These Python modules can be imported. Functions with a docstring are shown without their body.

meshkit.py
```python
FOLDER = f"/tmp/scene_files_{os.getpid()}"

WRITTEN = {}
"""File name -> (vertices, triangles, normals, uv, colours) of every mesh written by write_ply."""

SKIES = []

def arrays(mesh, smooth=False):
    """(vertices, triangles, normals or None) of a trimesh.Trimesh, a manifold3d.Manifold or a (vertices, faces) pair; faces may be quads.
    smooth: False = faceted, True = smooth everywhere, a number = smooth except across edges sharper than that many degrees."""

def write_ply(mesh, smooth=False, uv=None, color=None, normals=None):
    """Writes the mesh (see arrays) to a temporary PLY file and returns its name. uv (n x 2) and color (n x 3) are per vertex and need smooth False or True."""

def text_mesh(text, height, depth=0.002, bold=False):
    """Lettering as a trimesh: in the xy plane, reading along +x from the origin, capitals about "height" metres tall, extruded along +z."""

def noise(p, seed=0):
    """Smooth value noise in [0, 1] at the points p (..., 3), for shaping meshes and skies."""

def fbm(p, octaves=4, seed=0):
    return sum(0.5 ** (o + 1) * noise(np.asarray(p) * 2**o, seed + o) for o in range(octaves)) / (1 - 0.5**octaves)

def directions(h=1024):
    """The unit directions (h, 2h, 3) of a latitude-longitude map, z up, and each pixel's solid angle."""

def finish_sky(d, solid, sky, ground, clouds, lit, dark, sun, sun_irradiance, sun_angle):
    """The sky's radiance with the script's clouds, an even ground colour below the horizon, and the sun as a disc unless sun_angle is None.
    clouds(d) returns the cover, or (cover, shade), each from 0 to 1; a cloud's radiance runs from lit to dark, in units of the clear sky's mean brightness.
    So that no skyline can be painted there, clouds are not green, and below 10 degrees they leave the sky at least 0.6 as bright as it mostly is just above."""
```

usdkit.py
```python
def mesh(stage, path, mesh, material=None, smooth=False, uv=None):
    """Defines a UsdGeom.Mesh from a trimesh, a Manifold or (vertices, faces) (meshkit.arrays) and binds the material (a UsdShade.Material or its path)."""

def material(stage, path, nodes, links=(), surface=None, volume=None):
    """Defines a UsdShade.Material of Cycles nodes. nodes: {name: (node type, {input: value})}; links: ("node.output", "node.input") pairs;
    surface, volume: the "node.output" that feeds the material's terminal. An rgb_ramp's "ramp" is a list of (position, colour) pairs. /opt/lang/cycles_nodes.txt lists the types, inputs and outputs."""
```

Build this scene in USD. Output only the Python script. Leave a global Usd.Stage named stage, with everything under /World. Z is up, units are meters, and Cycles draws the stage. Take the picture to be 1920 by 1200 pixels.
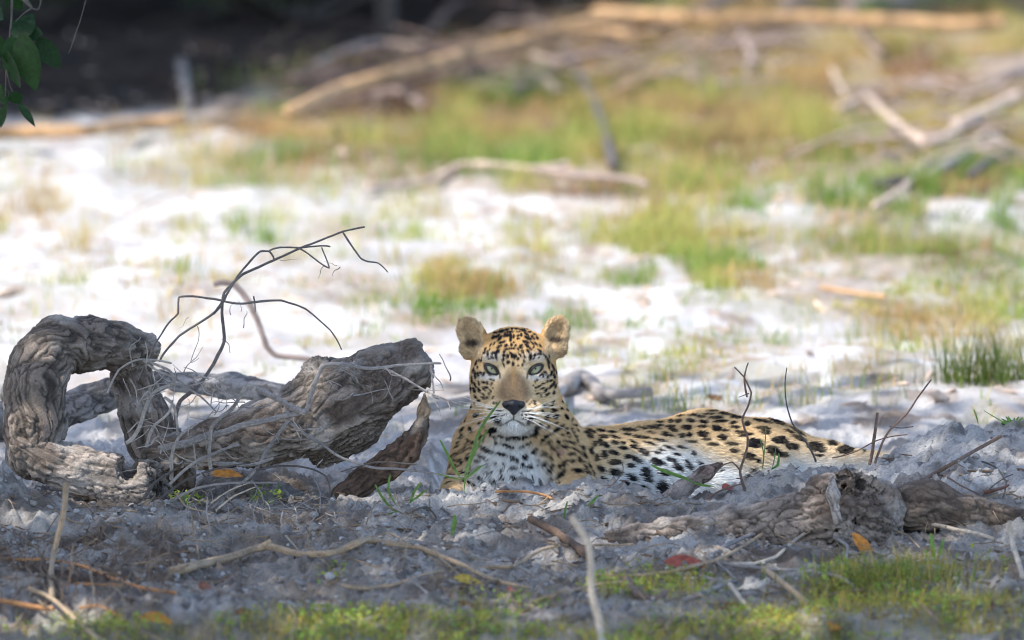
import math, numpy as np, trimesh, usdkit, meshkit
from pxr import Gf, Sdf, Usd, UsdGeom, UsdLux, UsdShade, Vt
from scipy.spatial import cKDTree
from scipy.ndimage import zoom as nd_zoom

stage = Usd.Stage.CreateInMemory()
UsdGeom.SetStageUpAxis(stage, 'Z'); UsdGeom.SetStageMetersPerUnit(stage, 1.0)
UsdGeom.Xform.Define(stage, '/World'); UsdGeom.Scope.Define(stage, '/World/Looks')

# ------------------------------------------------------------------ camera, sky, sun
CAM_H, PITCH, FPX = 2.0, 0.0825, 19200.0          # a long lens: 360 mm on a 36 mm frame
cam = UsdGeom.Camera.Define(stage, '/World/camera')
cam.CreateHorizontalApertureAttr(36.0); cam.CreateVerticalApertureAttr(22.5); cam.CreateFocalLengthAttr(360.0)
cam.CreateFStopAttr(4.6); cam.CreateFocusDistanceAttr(20.02); cam.CreateClippingRangeAttr((0.5, 2000.0))
cam.CreateExposureAttr(1.45)
xf = UsdGeom.Xformable(cam)
xf.AddTranslateOp().Set((0, 0, CAM_H)); xf.AddRotateXOp().Set(90 - math.degrees(PITCH))
SUN = np.array([-0.50, -0.30, 0.0]); SUN_EL = math.radians(56)
SUN[:2] *= math.cos(SUN_EL) / np.linalg.norm(SUN[:2]); SUN[2] = math.sin(SUN_EL)
dome = UsdLux.DomeLight.Define(stage, '/World/sky')
dome.GetPrim().SetCustomDataByKey('kind', 'structure'); dome.GetPrim().SetCustomDataByKey('label', 'clear daytime sky')
sky = usdkit.material(stage, '/World/Looks/sky_look',
    {'t': ('sky_texture', {'sky_type': 'single_scattering', 'sun_disc': False, 'sun_elevation': SUN_EL, 'sun_rotation': math.atan2(SUN[0], SUN[1]), 'aerosol_density': 1.6}),
     'b': ('background_shader', {'strength': 0.15})}, [('t.color', 'b.color')], surface='b.background')
UsdShade.MaterialBindingAPI.Apply(dome.GetPrim()).Bind(sky)
sun = UsdLux.DistantLight.Define(stage, '/World/sun')
sun.CreateIntensityAttr(0.78); sun.CreateAngleAttr(0.5); sun.CreateColorAttr((1.0, 0.965, 0.91)); sun.GetNormalizeAttr().Set(True) if sun.GetNormalizeAttr() else sun.CreateNormalizeAttr(True)
m4 = Gf.Matrix4d(); m4.SetRotate(Gf.Rotation(Gf.Vec3d(0, 0, 1), Gf.Vec3d(*map(float, SUN))))
UsdGeom.Xformable(sun).AddTransformOp().Set(m4)

RI, FW, UP = np.array([1., 0, 0]), np.array([0, math.cos(PITCH), -math.sin(PITCH)]), np.array([0, math.sin(PITCH), math.cos(PITCH)])
EYE = np.array([0, 0, CAM_H])
def W(px, py, y):
    """the point seen at pixel (px, py) of the 1920 x 1200 photograph, at distance y"""
    d = FW * FPX + RI * (px - 960) + UP * (600 - py)
    return EYE + d / d[1] * y
RNG = np.random.default_rng(7)
LOOK = {}
def mat(name, nodes, links, surface):
    LOOK[name] = usdkit.material(stage, '/World/Looks/' + name, nodes, links, surface=surface); return LOOK[name]
USED = {}
def path_for(name, parent=None):
    base = (str(parent.GetPath()) if parent else '/World') + '/' + name
    n = USED.get(base, 0); USED[base] = n + 1
    return base if n == 0 else f'{base}_{n:03d}'
def tag(o, label=None, cat=None, group=None, kind=None):
    p = o.GetPrim() if hasattr(o, 'GetPrim') else o
    for k, v in (('label', label), ('category', cat), ('group', group), ('kind', kind)):
        if v: p.SetCustomDataByKey(k, v)
    return p
def thing(name, label, cat, group=None, loc=(0, 0, 0)):
    x = UsdGeom.Xform.Define(stage, path_for(name)); x.AddTranslateOp().Set(tuple(map(float, loc)))
    return tag(x, label, cat, group)
def obj(name, mesh, m, parent=None, smooth=False, origin=None, col=None):
    """one Mesh prim; col: per vertex colour in the primvar coat"""
    v, f, n = meshkit.arrays(mesh, smooth)
    if origin is not None: v = v - np.asarray(origin)
    p = usdkit.mesh(stage, path_for(name, parent), (v, f), LOOK[m] if isinstance(m, str) else m)
    if n is not None:
        p.CreateNormalsAttr(Vt.Vec3fArray.FromNumpy(n.astype(np.float32))); p.SetNormalsInterpolation('vertex')
    if col is not None:
        UsdGeom.PrimvarsAPI(p).CreatePrimvar('coat', Sdf.ValueTypeNames.Color3fArray, 'vertex').Set(Vt.Vec3fArray.FromNumpy(np.asarray(col, np.float32)))
    return p.GetPrim()
def curves(name, pts, nper, widths, m, parent, col=None):
    """hair: pts (n, nper, 3)"""
    c = UsdGeom.BasisCurves.Define(stage, path_for(name, parent))
    n = len(pts)
    c.CreateTypeAttr('linear'); c.CreateWrapAttr('nonperiodic')
    c.CreateCurveVertexCountsAttr(Vt.IntArray.FromNumpy(np.full(n, nper, np.int32)))
    c.CreatePointsAttr(Vt.Vec3fArray.FromNumpy(np.asarray(pts, np.float32).reshape(-1, 3)))
    c.CreateWidthsAttr(Vt.FloatArray.FromNumpy(np.asarray(widths, np.float32).ravel())); c.SetWidthsInterpolation('vertex')
    if col is not None:
        UsdGeom.PrimvarsAPI(c).CreatePrimvar('coat', Sdf.ValueTypeNames.Color3fArray, 'uniform').Set(Vt.Vec3fArray.FromNumpy(np.asarray(col, np.float32)))
    UsdShade.MaterialBindingAPI.Apply(c.GetPrim()).Bind(LOOK[m])
    return c.GetPrim()
_TAB = np.random.default_rng(99).random(65536).astype(np.float32)
def noise(p, seed=0):
    """smooth value noise in [0, 1]"""
    p = np.asarray(p, np.float64); i = np.floor(p); t = (p - i).astype(np.float32); t = t * t * (3 - 2 * t); i = i.astype(np.int64)
    hs = []
    for k, m in enumerate((73856093, 19349663, 83492791)):
        a = i[..., k] * m + (seed * 7919 if k == 0 else 0); hs.append((a & 0xFFFFFFFF, (a + m) & 0xFFFFFFFF))
    out = 0
    for a in (0, 1):
        wx = t[..., 0] if a else 1 - t[..., 0]
        for b in (0, 1):
            h = hs[0][a] ^ hs[1][b]; w = wx * (t[..., 1] if b else 1 - t[..., 1])
            for c in (0, 1):
                g = h ^ hs[2][c]; g = (g ^ (g >> 15)) & 0xFFFF
                out = out + _TAB[g] * (w * (t[..., 2] if c else 1 - t[..., 2]))
    return out
def fbm(p, octaves=4, seed=0):
    p = np.asarray(p, float); return sum(0.5 ** (o + 1) * noise(p * 2 ** o + 3.7 * o, seed + o) for o in range(octaves)) / (1 - 0.5 ** octaves)
def unit(v): return v / np.maximum(np.linalg.norm(v, axis=-1, keepdims=True), 1e-12)
def sstep(a, b, x):
    t = np.clip((x - a) / (b - a), 0, 1); return t * t * (3 - 2 * t)

# ------------------------------------------------------------------ signed distance modelling
def rcone(P, a, b, ra, rb):
    a, b = np.asarray(a, np.float32), np.asarray(b, np.float32); ba = b - a
    h = np.clip((P - a) @ ba / (ba @ ba), 0, 1)
    return np.linalg.norm(P - a - h[:, None] * ba, axis=1) - (ra + (rb - ra) * h)
def ell(P, c, r, rot=None):
    q = P - np.asarray(c, np.float32)
    if rot is not None: q = q @ np.asarray(rot, np.float32)
    r = np.asarray(r, np.float32)
    k0 = np.linalg.norm(q / r, axis=1); k1 = np.linalg.norm(q / r ** 2, axis=1)
    return k0 * (k0 - 1) / np.maximum(k1, 1e-6)
def smin(a, b, k):
    h = np.maximum(k - np.abs(a - b), 0) / k
    return np.minimum(a, b) - h * h * k * 0.25
def smax(a, b, k): return -smin(-a, -b, k)
def rotz2(deg):
    c, s = math.cos(math.radians(deg)), math.sin(math.radians(deg)); return np.array([[c, -s, 0], [s, c, 0], [0, 0, 1]])
def sdf_mesh(f, lo, hi, step, band=4):
    """surface nets of f, evaluated densely only near the surface"""
    lo, hi = np.array(lo, float), np.array(hi, float); cs = step * band
    n = np.ceil((hi - lo) / cs).astype(int) + 1
    ax = [lo[k] + cs * np.arange(n[k]) for k in range(3)]
    P = np.stack(np.meshgrid(*ax, indexing='ij'), -1).reshape(-1, 3).astype(np.float32)
    coarse = f(P).reshape(n).astype(np.float32)
    N = (n - 1) * band + 1
    dense = coarse
    for k in range(3):                                   # linear upsampling
        t = np.arange(N[k]) / band; i = np.minimum(t.astype(int), n[k] - 2); w = (t - i).astype(np.float32)
        sh = [1, 1, 1]; sh[k] = -1
        dense = np.take(dense, i, k) * (1 - w.reshape(sh)) + np.take(dense, i + 1, k) * w.reshape(sh)
    idx = np.argwhere(np.abs(dense) < cs * 1.6)
    dense[tuple(idx.T)] = f((lo + idx * step).astype(np.float32))
    inside = dense < 0
    s = inside[:-1, :-1, :-1].astype(np.int8)
    s = sum(inside[i:N[0] - 1 + i, j:N[1] - 1 + j, k:N[2] - 1 + k].astype(np.int8) for i in (0, 1) for j in (0, 1) for k in (0, 1))
    cells = np.argwhere((s > 0) & (s < 8)); num = np.full(s.shape, -1, np.int64); num[tuple(cells.T)] = np.arange(len(cells))
    acc, cnt = np.zeros((len(cells), 3)), np.zeros(len(cells))
    cor = [(i, j, k) for i in (0, 1) for j in (0, 1) for k in (0, 1)]
    val = {c: dense[tuple((cells + c).T)] for c in cor}
    for c in cor:
        for k in range(3):
            if c[k] == 0:
                e = list(c); e[k] = 1; e = tuple(e); a, b = val[c], val[e]; cr = (a < 0) != (b < 0)
                t = np.where(cr, a / np.where(cr, a - b, 1), 0); p = np.tile(np.array(c, float), (len(cells), 1)); p[:, k] = t
                acc[cr] += p[cr]; cnt[cr] += 1
    V = lo + (cells + acc / cnt[:, None]) * step
    faces = []
    for k in range(3):
        u, w = [(1, 2), (2, 0), (0, 1)][k]
        a = inside.take(range(0, N[k] - 1), k); b = inside.take(range(1, N[k]), k)
        e = np.argwhere(a != b); e = e[(e[:, u] > 0) & (e[:, w] > 0) & (e[:, u] < N[u] - 1) & (e[:, w] < N[w] - 1)]
        sign = a[tuple(e.T)]
        du, dw = np.eye(3, dtype=int)[u], np.eye(3, dtype=int)[w]
        q = np.stack([num[tuple((e - o).T)] for o in (0 * du, du, du + dw, dw)], 1)
        q = np.where(sign[:, None], q, q[:, ::-1]); faces.append(q)
    q = np.vstack(faces); F = np.vstack([q[:, [0, 1, 2]], q[:, [0, 2, 3]]])
    return V, F
def gradient(f, P, e=0.7):
    P = P.astype(np.float32); g = np.stack([f(P + e * d) - f(P - e * d) for d in np.eye(3, dtype=np.float32)], 1)
    return unit(g)
def mixc(a, b, w): return a + (b - a) * w[:, None]
# ------------------------------------------------------------------ tubes, limbs, leaves
def spline(ctrl, per=8):
    from scipy.interpolate import CubicSpline
    c = np.asarray(ctrl, float); t = np.r_[0, np.cumsum(np.sqrt(np.linalg.norm(np.diff(c[:, :3], axis=0), axis=1)) + 1e-6)]
    s = np.concatenate([np.linspace(t[i], t[i + 1], per, endpoint=False) for i in range(len(t) - 1)] + [[t[-1]]])
    a = CubicSpline(t, c)(s); b = np.stack([np.interp(s, t, c[:, k]) for k in range(c.shape[1])], 1)
    return a * .5 + b * .5 if len(c) > 2 else b
def tube(P, r, seg=8, caps=True, rough=0, seed=0):
    P = np.asarray(P, float); n = len(P); r = np.broadcast_to(np.asarray(r, float), n)
    T = unit(np.gradient(P, axis=0)); u = np.cross(T[0], [0.3, 0.2, 1.0]); u = u / np.linalg.norm(u); Us = []
    for k in range(n):
        u = u - T[k] * (u @ T[k]); u = u / max(np.linalg.norm(u), 1e-9); Us.append(u)
    Us = np.array(Us); Vs = np.cross(T, Us); a = np.arange(seg) / seg * 2 * math.pi
    rr = r[:, None] * np.ones(seg)
    if rough:
        L = np.r_[0, np.cumsum(np.linalg.norm(np.diff(P, axis=0), axis=1))] / max(r.mean(), 1e-6)
        q = np.stack(np.broadcast_arrays(L[:, None] * .35, np.cos(a) * 1.3, np.sin(a) * 1.3), -1) + seed * 7.3
        rr = rr * (1 + rough * (fbm(q, 3, seed) - .5) * 2)
    V = P[:, None] + Us[:, None] * (np.cos(a)[None, :, None] * rr[..., None]) + Vs[:, None] * (np.sin(a)[None, :, None] * rr[..., None])
    V = V.reshape(-1, 3); i, j = np.meshgrid(np.arange(n - 1), np.arange(seg), indexing='ij'); i, j = i.ravel(), j.ravel(); k = (j + 1) % seg
    F = np.vstack([np.stack([i * seg + j, i * seg + k, (i + 1) * seg + k], 1), np.stack([i * seg + j, (i + 1) * seg + k, (i + 1) * seg + j], 1)])
    if caps:
        V = np.vstack([V, P[0] - T[0] * r[0] * .25, P[-1] + T[-1] * r[-1] * .35]); j = np.arange(seg); k = (j + 1) % seg
        F = np.vstack([F, np.stack([np.full(seg, n * seg), k, j], 1), np.stack([np.full(seg, n * seg + 1), (n - 1) * seg + j, (n - 1) * seg + k], 1)])
    return V, F
def join(parts):
    vs, fs, o = [], [], 0
    for v, f in parts: vs.append(v); fs.append(np.asarray(f) + o); o += len(v)
    return np.vstack(vs), np.vstack(fs)
def px_path(text, y, dy=0.0, wob=0.0, per=7):
    """'px,row ...' at distance y (running dy deeper along the path) -> smooth world points"""
    c = np.array([[float(q) for q in w.split(',')] for w in text.split()])
    yy = np.linspace(y, y + dy, len(c)); P = np.array([W(a[0], a[1], d) for a, d in zip(c, yy)])
    P = spline(P, per)
    if wob: P = P + (np.stack([fbm(P * 24 + 31 * k, 2, k) for k in range(3)], 1) - .5) * 2 * wob
    return P
MPP = 20 / FPX                                       # metres to a photograph pixel at the leopard
def settle(P, text, y, r):
    """lays a twig that lies on the bank down on it; keeps every other one clear of the ground"""
    c = np.array([[float(q) for q in w.split(',')] for w in text.split()]); lies = np.ptp(c[:, 1]) < .75 * np.ptp(c[:, 0]) and y < 19.75 and c[:, 1].mean() > 950
    u, v = to_px(P); yg = np.array([G(a, b)[1] for a, b in zip(u, v)]) - 1.2 * r / .11
    from scipy.ndimage import gaussian_filter1d, minimum_filter1d
    if lies: yy = gaussian_filter1d(np.minimum(gaussian_filter1d(yg, 4, mode='nearest'), yg), 1.5, mode='nearest')
    else: yy = gaussian_filter1d(np.minimum(P[:, 1], minimum_filter1d(yg, 3)), 1.5, mode='nearest')
    return np.array([W(a, b, q) for a, b, q in zip(u, v, yy)])
def stick(name, label, text, r0, r1, m, y, dy=0.0, cat='stick', parts=(), wob=.002, group=None, part='stem', seg=8, tag_kind=None):
    """a thing of one or more twigs; r in photograph pixels at the leopard's distance"""
    P = settle(px_path(text, y, dy, wob), text, y, r0 * MPP); t = thing(name, label, cat, group, P[0])
    obj(part, tube(P, np.linspace(r0, r1, len(P)) * MPP * (y / 20), seg, rough=.26, seed=len(USED) % 97), m, t, smooth=50, origin=P[0])
    for k, (tx, a, b, *d) in enumerate(parts):
        Q = settle(px_path(tx, d[0] if d else y, d[1] if len(d) > 1 else dy, wob), tx, d[0] if d else y, a * MPP)
        obj('twig', tube(Q, np.linspace(a, b, len(Q)) * MPP * (y / 20), 7, rough=.26, seed=k + 3), m, t, smooth=50, origin=P[0])
    return t
def chain_sdf(chains, k=14):
    def f(P):
        d = None
        for ch in chains:
            for a, b in zip(ch[:-1], ch[1:]):
                e = rcone(P, a[:3], b[:3], a[3], b[3]); d = e if d is None else smin(d, e, k)
        return d
    return f
def bark_mesh(chains, step, amp, k=14, carve=None, seed=0, groove=1.0):
    """limbs given in world metres (x, y, z, r), joined smoothly, with grain that runs along them"""
    base = chain_sdf(chains, k)
    f = base if carve is None else (lambda P: carve(base(P), P))
    A = np.array([p for ch in chains for p in ch]); pad = A[:, 3].max() * 1.3 + step * 4
    V, F = sdf_mesh(f, A[:, :3].min(0) - pad, A[:, :3].max(0) + pad, step)
    N = gradient(f, V, step * .5)
    segs, u0 = [], 0
    for ch in chains:
        for a, b in zip(ch[:-1], ch[1:]):
            segs.append((np.array(a), np.array(b), u0)); u0 += np.linalg.norm(np.array(b)[:3] - np.array(a)[:3])
        u0 += .37
    wsum = np.zeros(len(V)); q = np.zeros((len(V), 3))
    for a, b, u in segs:
        ba = b[:3] - a[:3]; L = np.linalg.norm(ba); t = ba / L; h = np.clip((V - a[:3]) @ t, 0, L); rel = V - a[:3] - h[:, None] * t
        r = a[3] + (b[3] - a[3]) * h / L; w = np.exp(-np.maximum(np.linalg.norm(rel, axis=1) / r - .9, 0) * 8) + 1e-9
        e1 = unit(np.cross(t, [.31, .83, .46])); e2 = np.cross(t, e1)
        ang = np.stack([(u + h) * 15, rel @ e1 * 58, rel @ e2 * 58], 1)
        q += ang * w[:, None]; wsum += w
    q = q / wsum[:, None] + seed * 5.1
    q = q + (fbm(V * 14, 2, seed + 9)[:, None] - .5) * 2.2
    cp = np.random.default_rng(seed + 50).uniform(q.min(0) - 1, q.max(0) + 1, (int(min(np.prod(np.ptp(q, axis=0) + 2) * .55, 60000)), 3)); qd, qi = cKDTree(cp).query(q + (fbm(V * 50, 2, seed + 8)[:, None] - .5) * 1.2, k=2)
    crack = 1 - sstep(.02, .20, qd[:, 1] - qd[:, 0]); plate = np.random.default_rng(seed + 51).random(len(cp))[qi[:, 0]]
    rid = np.abs(fbm(q, 3, seed) - .5) * 2; fine = fbm(q * np.array([2.2, 2.6, 2.6]), 3, seed + 4); lump = fbm(V * 22, 3, seed + 2)
    disp = amp * (groove * .22 * (np.minimum(rid * 3.6, 1) - .75) + (fine - .5) * .55 + (lump - .5) * 2.2 + (fbm(V * 9, 2, seed + 7) - .5) * 2.2 + (fbm(V * 75, 2, seed + 6) - .5) * .5 + (plate - .5) * .6 * (1 - crack) - .5 * crack)
    V2 = V + N * disp[:, None]
    tone = np.clip(.42 + .58 * np.minimum(rid * 4.5, 1), 0, 1) * (.72 + .56 * fine) * (.72 + .5 * plate) * (1 - .55 * crack)
    if carve is not None: tone = tone * (1 - .62 * np.clip(-base(V.astype(np.float32)) / .03 - .15, 0, 1))  # carved hollows darken with depth: shade painted over the rotten wood tone
    return V2, F, tone, lump, N
def leaf_mesh(L, Wd, curl=.25, fold=.25, n=7, tip=1.0):
    """a leaf along +x with a midrib fold and a curl"""
    t = np.linspace(0, 1, n); w = Wd * .5 * np.sin(math.pi * np.clip(t, 0.02, .985) ** .8) ** .8
    z = -curl * L * t ** 2; mid = np.stack([t * L, 0 * t, z], 1)
    l = mid + np.stack([0 * t, w, fold * w], 1); r = mid + np.stack([0 * t, -w, fold * w], 1)
    V = np.vstack([mid, l, r]); F = []
    for i in range(n - 1): F += [[i, i + 1, n + i + 1], [i, n + i + 1, n + i], [i, 2 * n + i, 2 * n + i + 1], [i, 2 * n + i + 1, i + 1]]
    return V, np.array(F)
def frame(x, up):
    x = unit(np.asarray(x, float)); z = np.asarray(up, float); z = z - x * (z @ x); z = unit(z); return np.stack([x, np.cross(z, x), z], 1)
def place(mesh, at, R_): return mesh[0] @ R_.T + np.asarray(at), mesh[1]
def blades(n, pos, hts, wd, lean, rng, bend=.5, seg=3):
    """grass blades, one mesh: pos (n,3), heights and widths in metres"""
    az = rng.uniform(0, 2 * math.pi, n); d = np.stack([np.cos(az), np.sin(az), 0 * az], 1); side = np.stack([-np.sin(az), np.cos(az), 0 * az], 1)
    ln = lean * rng.uniform(.3, 1.4, n)
    V, F = [], []
    t = np.linspace(0, 1, seg + 1)
    for k, tt in enumerate(t):
        c = pos + (d * (ln * (tt * .6 + bend * tt * tt))[:, None] + np.array([0, 0, 1.]) * (tt - .25 * bend * tt * tt * ln)[:, None]) * hts[:, None]
        w = wd * (1 - tt ** 1.5) * .5 + 1e-5
        V += [c - side * w[:, None], c + side * w[:, None]]
    V = np.stack(V, 1).reshape(-1, 3); m = 2 * (seg + 1); o = np.arange(n)[:, None] * m
    for k in range(seg): F += [o + [2 * k, 2 * k + 1, 2 * k + 3], o + [2 * k, 2 * k + 3, 2 * k + 2]]
    return V, np.vstack(F), m

# ------------------------------------------------------------------ the lie of the land
CX = np.array([-400, 0, 70, 160, 250, 330, 420, 600, 700, 820, 960, 1040, 1100, 1180, 1240, 1300, 1360, 1420, 1480, 1560, 1630, 1690, 1790, 1850, 1920, 2300])
CR = np.array([880, 880, 915, 948, 945, 940, 952, 948, 935, 922, 915, 915, 907, 918, 942, 937, 924, 908, 888, 880, 876, 838, 792, 800, 790, 800])
def crest(x):
    px = 960 + x / 20 * FPX; yc = np.interp(px, [0, 1250, 1500, 1750], [19.80, 19.80, 19.98, 20.05])
    dep = PITCH + (np.interp(px, CX, CR) - 600) / FPX
    return yc, CAM_H - yc * np.tan(dep)
def land(x, y):
    """height of the ground"""
    x, y = np.asarray(x, float), np.asarray(y, float)
    yc, zc = crest(x); px = 960 + x / 20 * FPX; t = y - yc
    lo = -.11 * sstep(790, 850, px) * (1 - sstep(1640, 1800, px)); behind = np.where(t > 0, -.025 + (lo + .025) * sstep(.02, .16, t) * (1 - sstep(.75, 1.5, t)), 0)
    behind = behind * (1 - sstep(1.4, 2.2, t))
    zb = behind + (zc - behind) * np.exp(-(np.maximum(t, 0) / np.interp(px, [1200, 1700], [.075, .16])) ** 2)
    front = -.03 - .02 * sstep(1.2, 2.5, -t)
    w = np.clip(-t / np.interp(px, [0, 600, 1200, 1900], [.95, .8, .75, 1.0]), 0, 1)
    zf = front + (zc - front) * (1 - (w * w * (3 - 2 * w)) ** .8)
    z = np.where(t > 0, zb, zf)
    q = np.stack([x, y, 0 * x], -1)
    near = 1 - sstep(21.0, 22.5, y); pit = ((t > .06) & (t < .9) & (px > 800) & (px < 1700))
    am = np.where(pit, .2, 1.0) * np.where(np.abs(t) < .12, .55, 1.0)
    z = z + near * am * ((fbm(q * np.array([6, 5, 1]), 3, 1) - .5) * .075 + (fbm(q * 22, 3, 2) - .5) * .040)
    cl = fbm(q * 60, 3, 4); z = z + near * ((cl - .5) * .022 + np.maximum(cl - .5, 0) * .03 + (fbm(q * 105, 2, 9) - .5) * .012 * np.where(pit, .3, 1))
    z = z + (1 - near) * ((fbm(q * np.array([1.1, .8, 1]), 3, 6) - .5) * .16 + (fbm(q * 5, 3, 7) - .5) * .075 + (fbm(q * 14, 2, 8) - .5) * .022)
    z = z + .35 * sstep(30, 42, y) * (1 - .0 * x) * .4
    return z
G_YS = np.r_[np.arange(17.2, 21, .008), np.arange(21, 60, .03)]
def G(px, py, lift=0.0):
    """the point of the ground seen at a pixel"""
    ys = G_YS; d = FW * FPX + RI * (px - 960) + UP * (600 - py); d = d / d[1]
    P = EYE + d * ys[:, None]; h = LAND(P[:, :2]) + lift; below = np.nonzero(P[:, 2] < h)[0]
    i = below[0] if len(below) else len(ys) - 1
    p = P[i].copy(); p[2] = h[i]; return p
def to_px(P):
    r = P - EYE; z = r @ FW; return 960 + FPX * (r @ RI) / z, 600 - FPX * (r @ UP) / z
def g_path(text, lift=0.0, per=7):
    return spline(np.array([G(float(w.split(',')[0]), float(w.split(',')[1]), lift + (float(w.split(',')[2]) if w.count(',') > 1 else 0)) + [0, 0, (float(w.split(',')[2]) if w.count(',') > 1 else 0) * 0] for w in text.split()]), per)
# ------------------------------------------------------------------ materials of the ground and wood
def attr_mat(name, scale, lo, hi, rough=.9, bump=.5, dist=.004, detail=6.0, stretch=None, translucent=0.0, spec=.2):
    nodes = {'a': ('attribute', {'attribute': 'coat'}), 'tc': ('geometry', {}), 'n': ('noise_texture', {'scale': scale, 'detail': detail, 'roughness': .65}),
             'r': ('rgb_ramp', {'ramp': [(.25, (lo,) * 3), (.75, (hi,) * 3)]}), 'm': ('mix_color', {'blend_type': 'multiply', 'fac': 1.0, 'use_clamp': False}),
             'b': ('bump', {'strength': bump, 'distance': dist}), 'p': ('principled_bsdf', {'roughness': rough, 'specular_ior_level': spec})}
    links = [('tc.position', 'n.vector'), ('n.fac', 'r.fac'), ('a.color', 'm.a'), ('r.color', 'm.b'), ('m.result', 'p.base_color'), ('n.fac', 'b.height'), ('b.normal', 'p.normal')]
    surf = 'p.BSDF'
    if translucent:
        nodes['t'] = ('translucent_bsdf', {}); nodes['x'] = ('mix_closure', {'fac': translucent}); links += [('m.result', 't.color'), ('p.BSDF', 'x.closure1'), ('t.BSDF', 'x.closure2')]; surf = 'x.closure'
    return mat(name, nodes, links, surf)
attr_mat('ground_look', 210., .62, 1.28, .95, .9, .010, detail=8.0)
attr_mat('wood_look', 240., .60, 1.35, .85, .7, .004)
attr_mat('grass_look', 60., .85, 1.15, .6, .1, .001, translucent=.4)
def wood(name, col, scale=160., lo=.55, hi=1.4, rough=.8, bump=.5):
    c = np.array(col)
    return mat(name, {'tc': ('geometry', {}), 'n': ('noise_texture', {'scale': scale, 'detail': 5., 'roughness': .65}), 'n2': ('noise_texture', {'scale': 14., 'detail': 2.}),
        'r': ('rgb_ramp', {'ramp': [(.28, tuple(c * lo)), (.55, tuple(c)), (.8, tuple(np.minimum(c * hi, .9)))]}), 'r2': ('rgb_ramp', {'ramp': [(.3, (.7, .7, .7)), (.7, (1.15, 1.12, 1.08))]}),
        'm': ('mix_color', {'blend_type': 'multiply', 'fac': 1.0, 'use_clamp': False}), 'b': ('bump', {'strength': bump, 'distance': .003}), 'p': ('principled_bsdf', {'roughness': rough, 'specular_ior_level': .25})},
        [('tc.position', 'n.vector'), ('tc.position', 'n2.vector'), ('n.fac', 'r.fac'), ('n2.fac', 'r2.fac'), ('r.color', 'm.a'), ('r2.color', 'm.b'), ('m.result', 'p.base_color'), ('n.fac', 'b.height'), ('b.normal', 'p.normal')], 'p.BSDF')
wood('grey_twig', (.235, .215, .205)); wood('arch_twig', (.13, .115, .11)); wood('pale_twig', (.30, .27, .245)); wood('root_brown', (.14, .095, .065)); wood('root_tan', (.22, .165, .11)); wood('dark_twig', (.085, .075, .07)); wood('tan_stick', (.33, .245, .16)); wood('pale_stick', (.42, .36, .29)); wood('orange_root', (.40, .20, .085))
wood('red_twig', (.145, .098, .075)); wood('bark_brown', (.10, .065, .045), 90.); wood('far_wood', (.38, .24, .125), 9., .3, 1.55); wood('far_grey', (.25, .225, .21), 30.); wood('far_dark', (.085, .075, .075), 30.); wood('far_black', (.03, .022, .018), 30.); wood('far_brown', (.15, .105, .085), 30.); wood('far_mauve', (.27, .21, .185), 30.); wood('far_pinkish', (.42, .33, .27), 30.)
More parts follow.
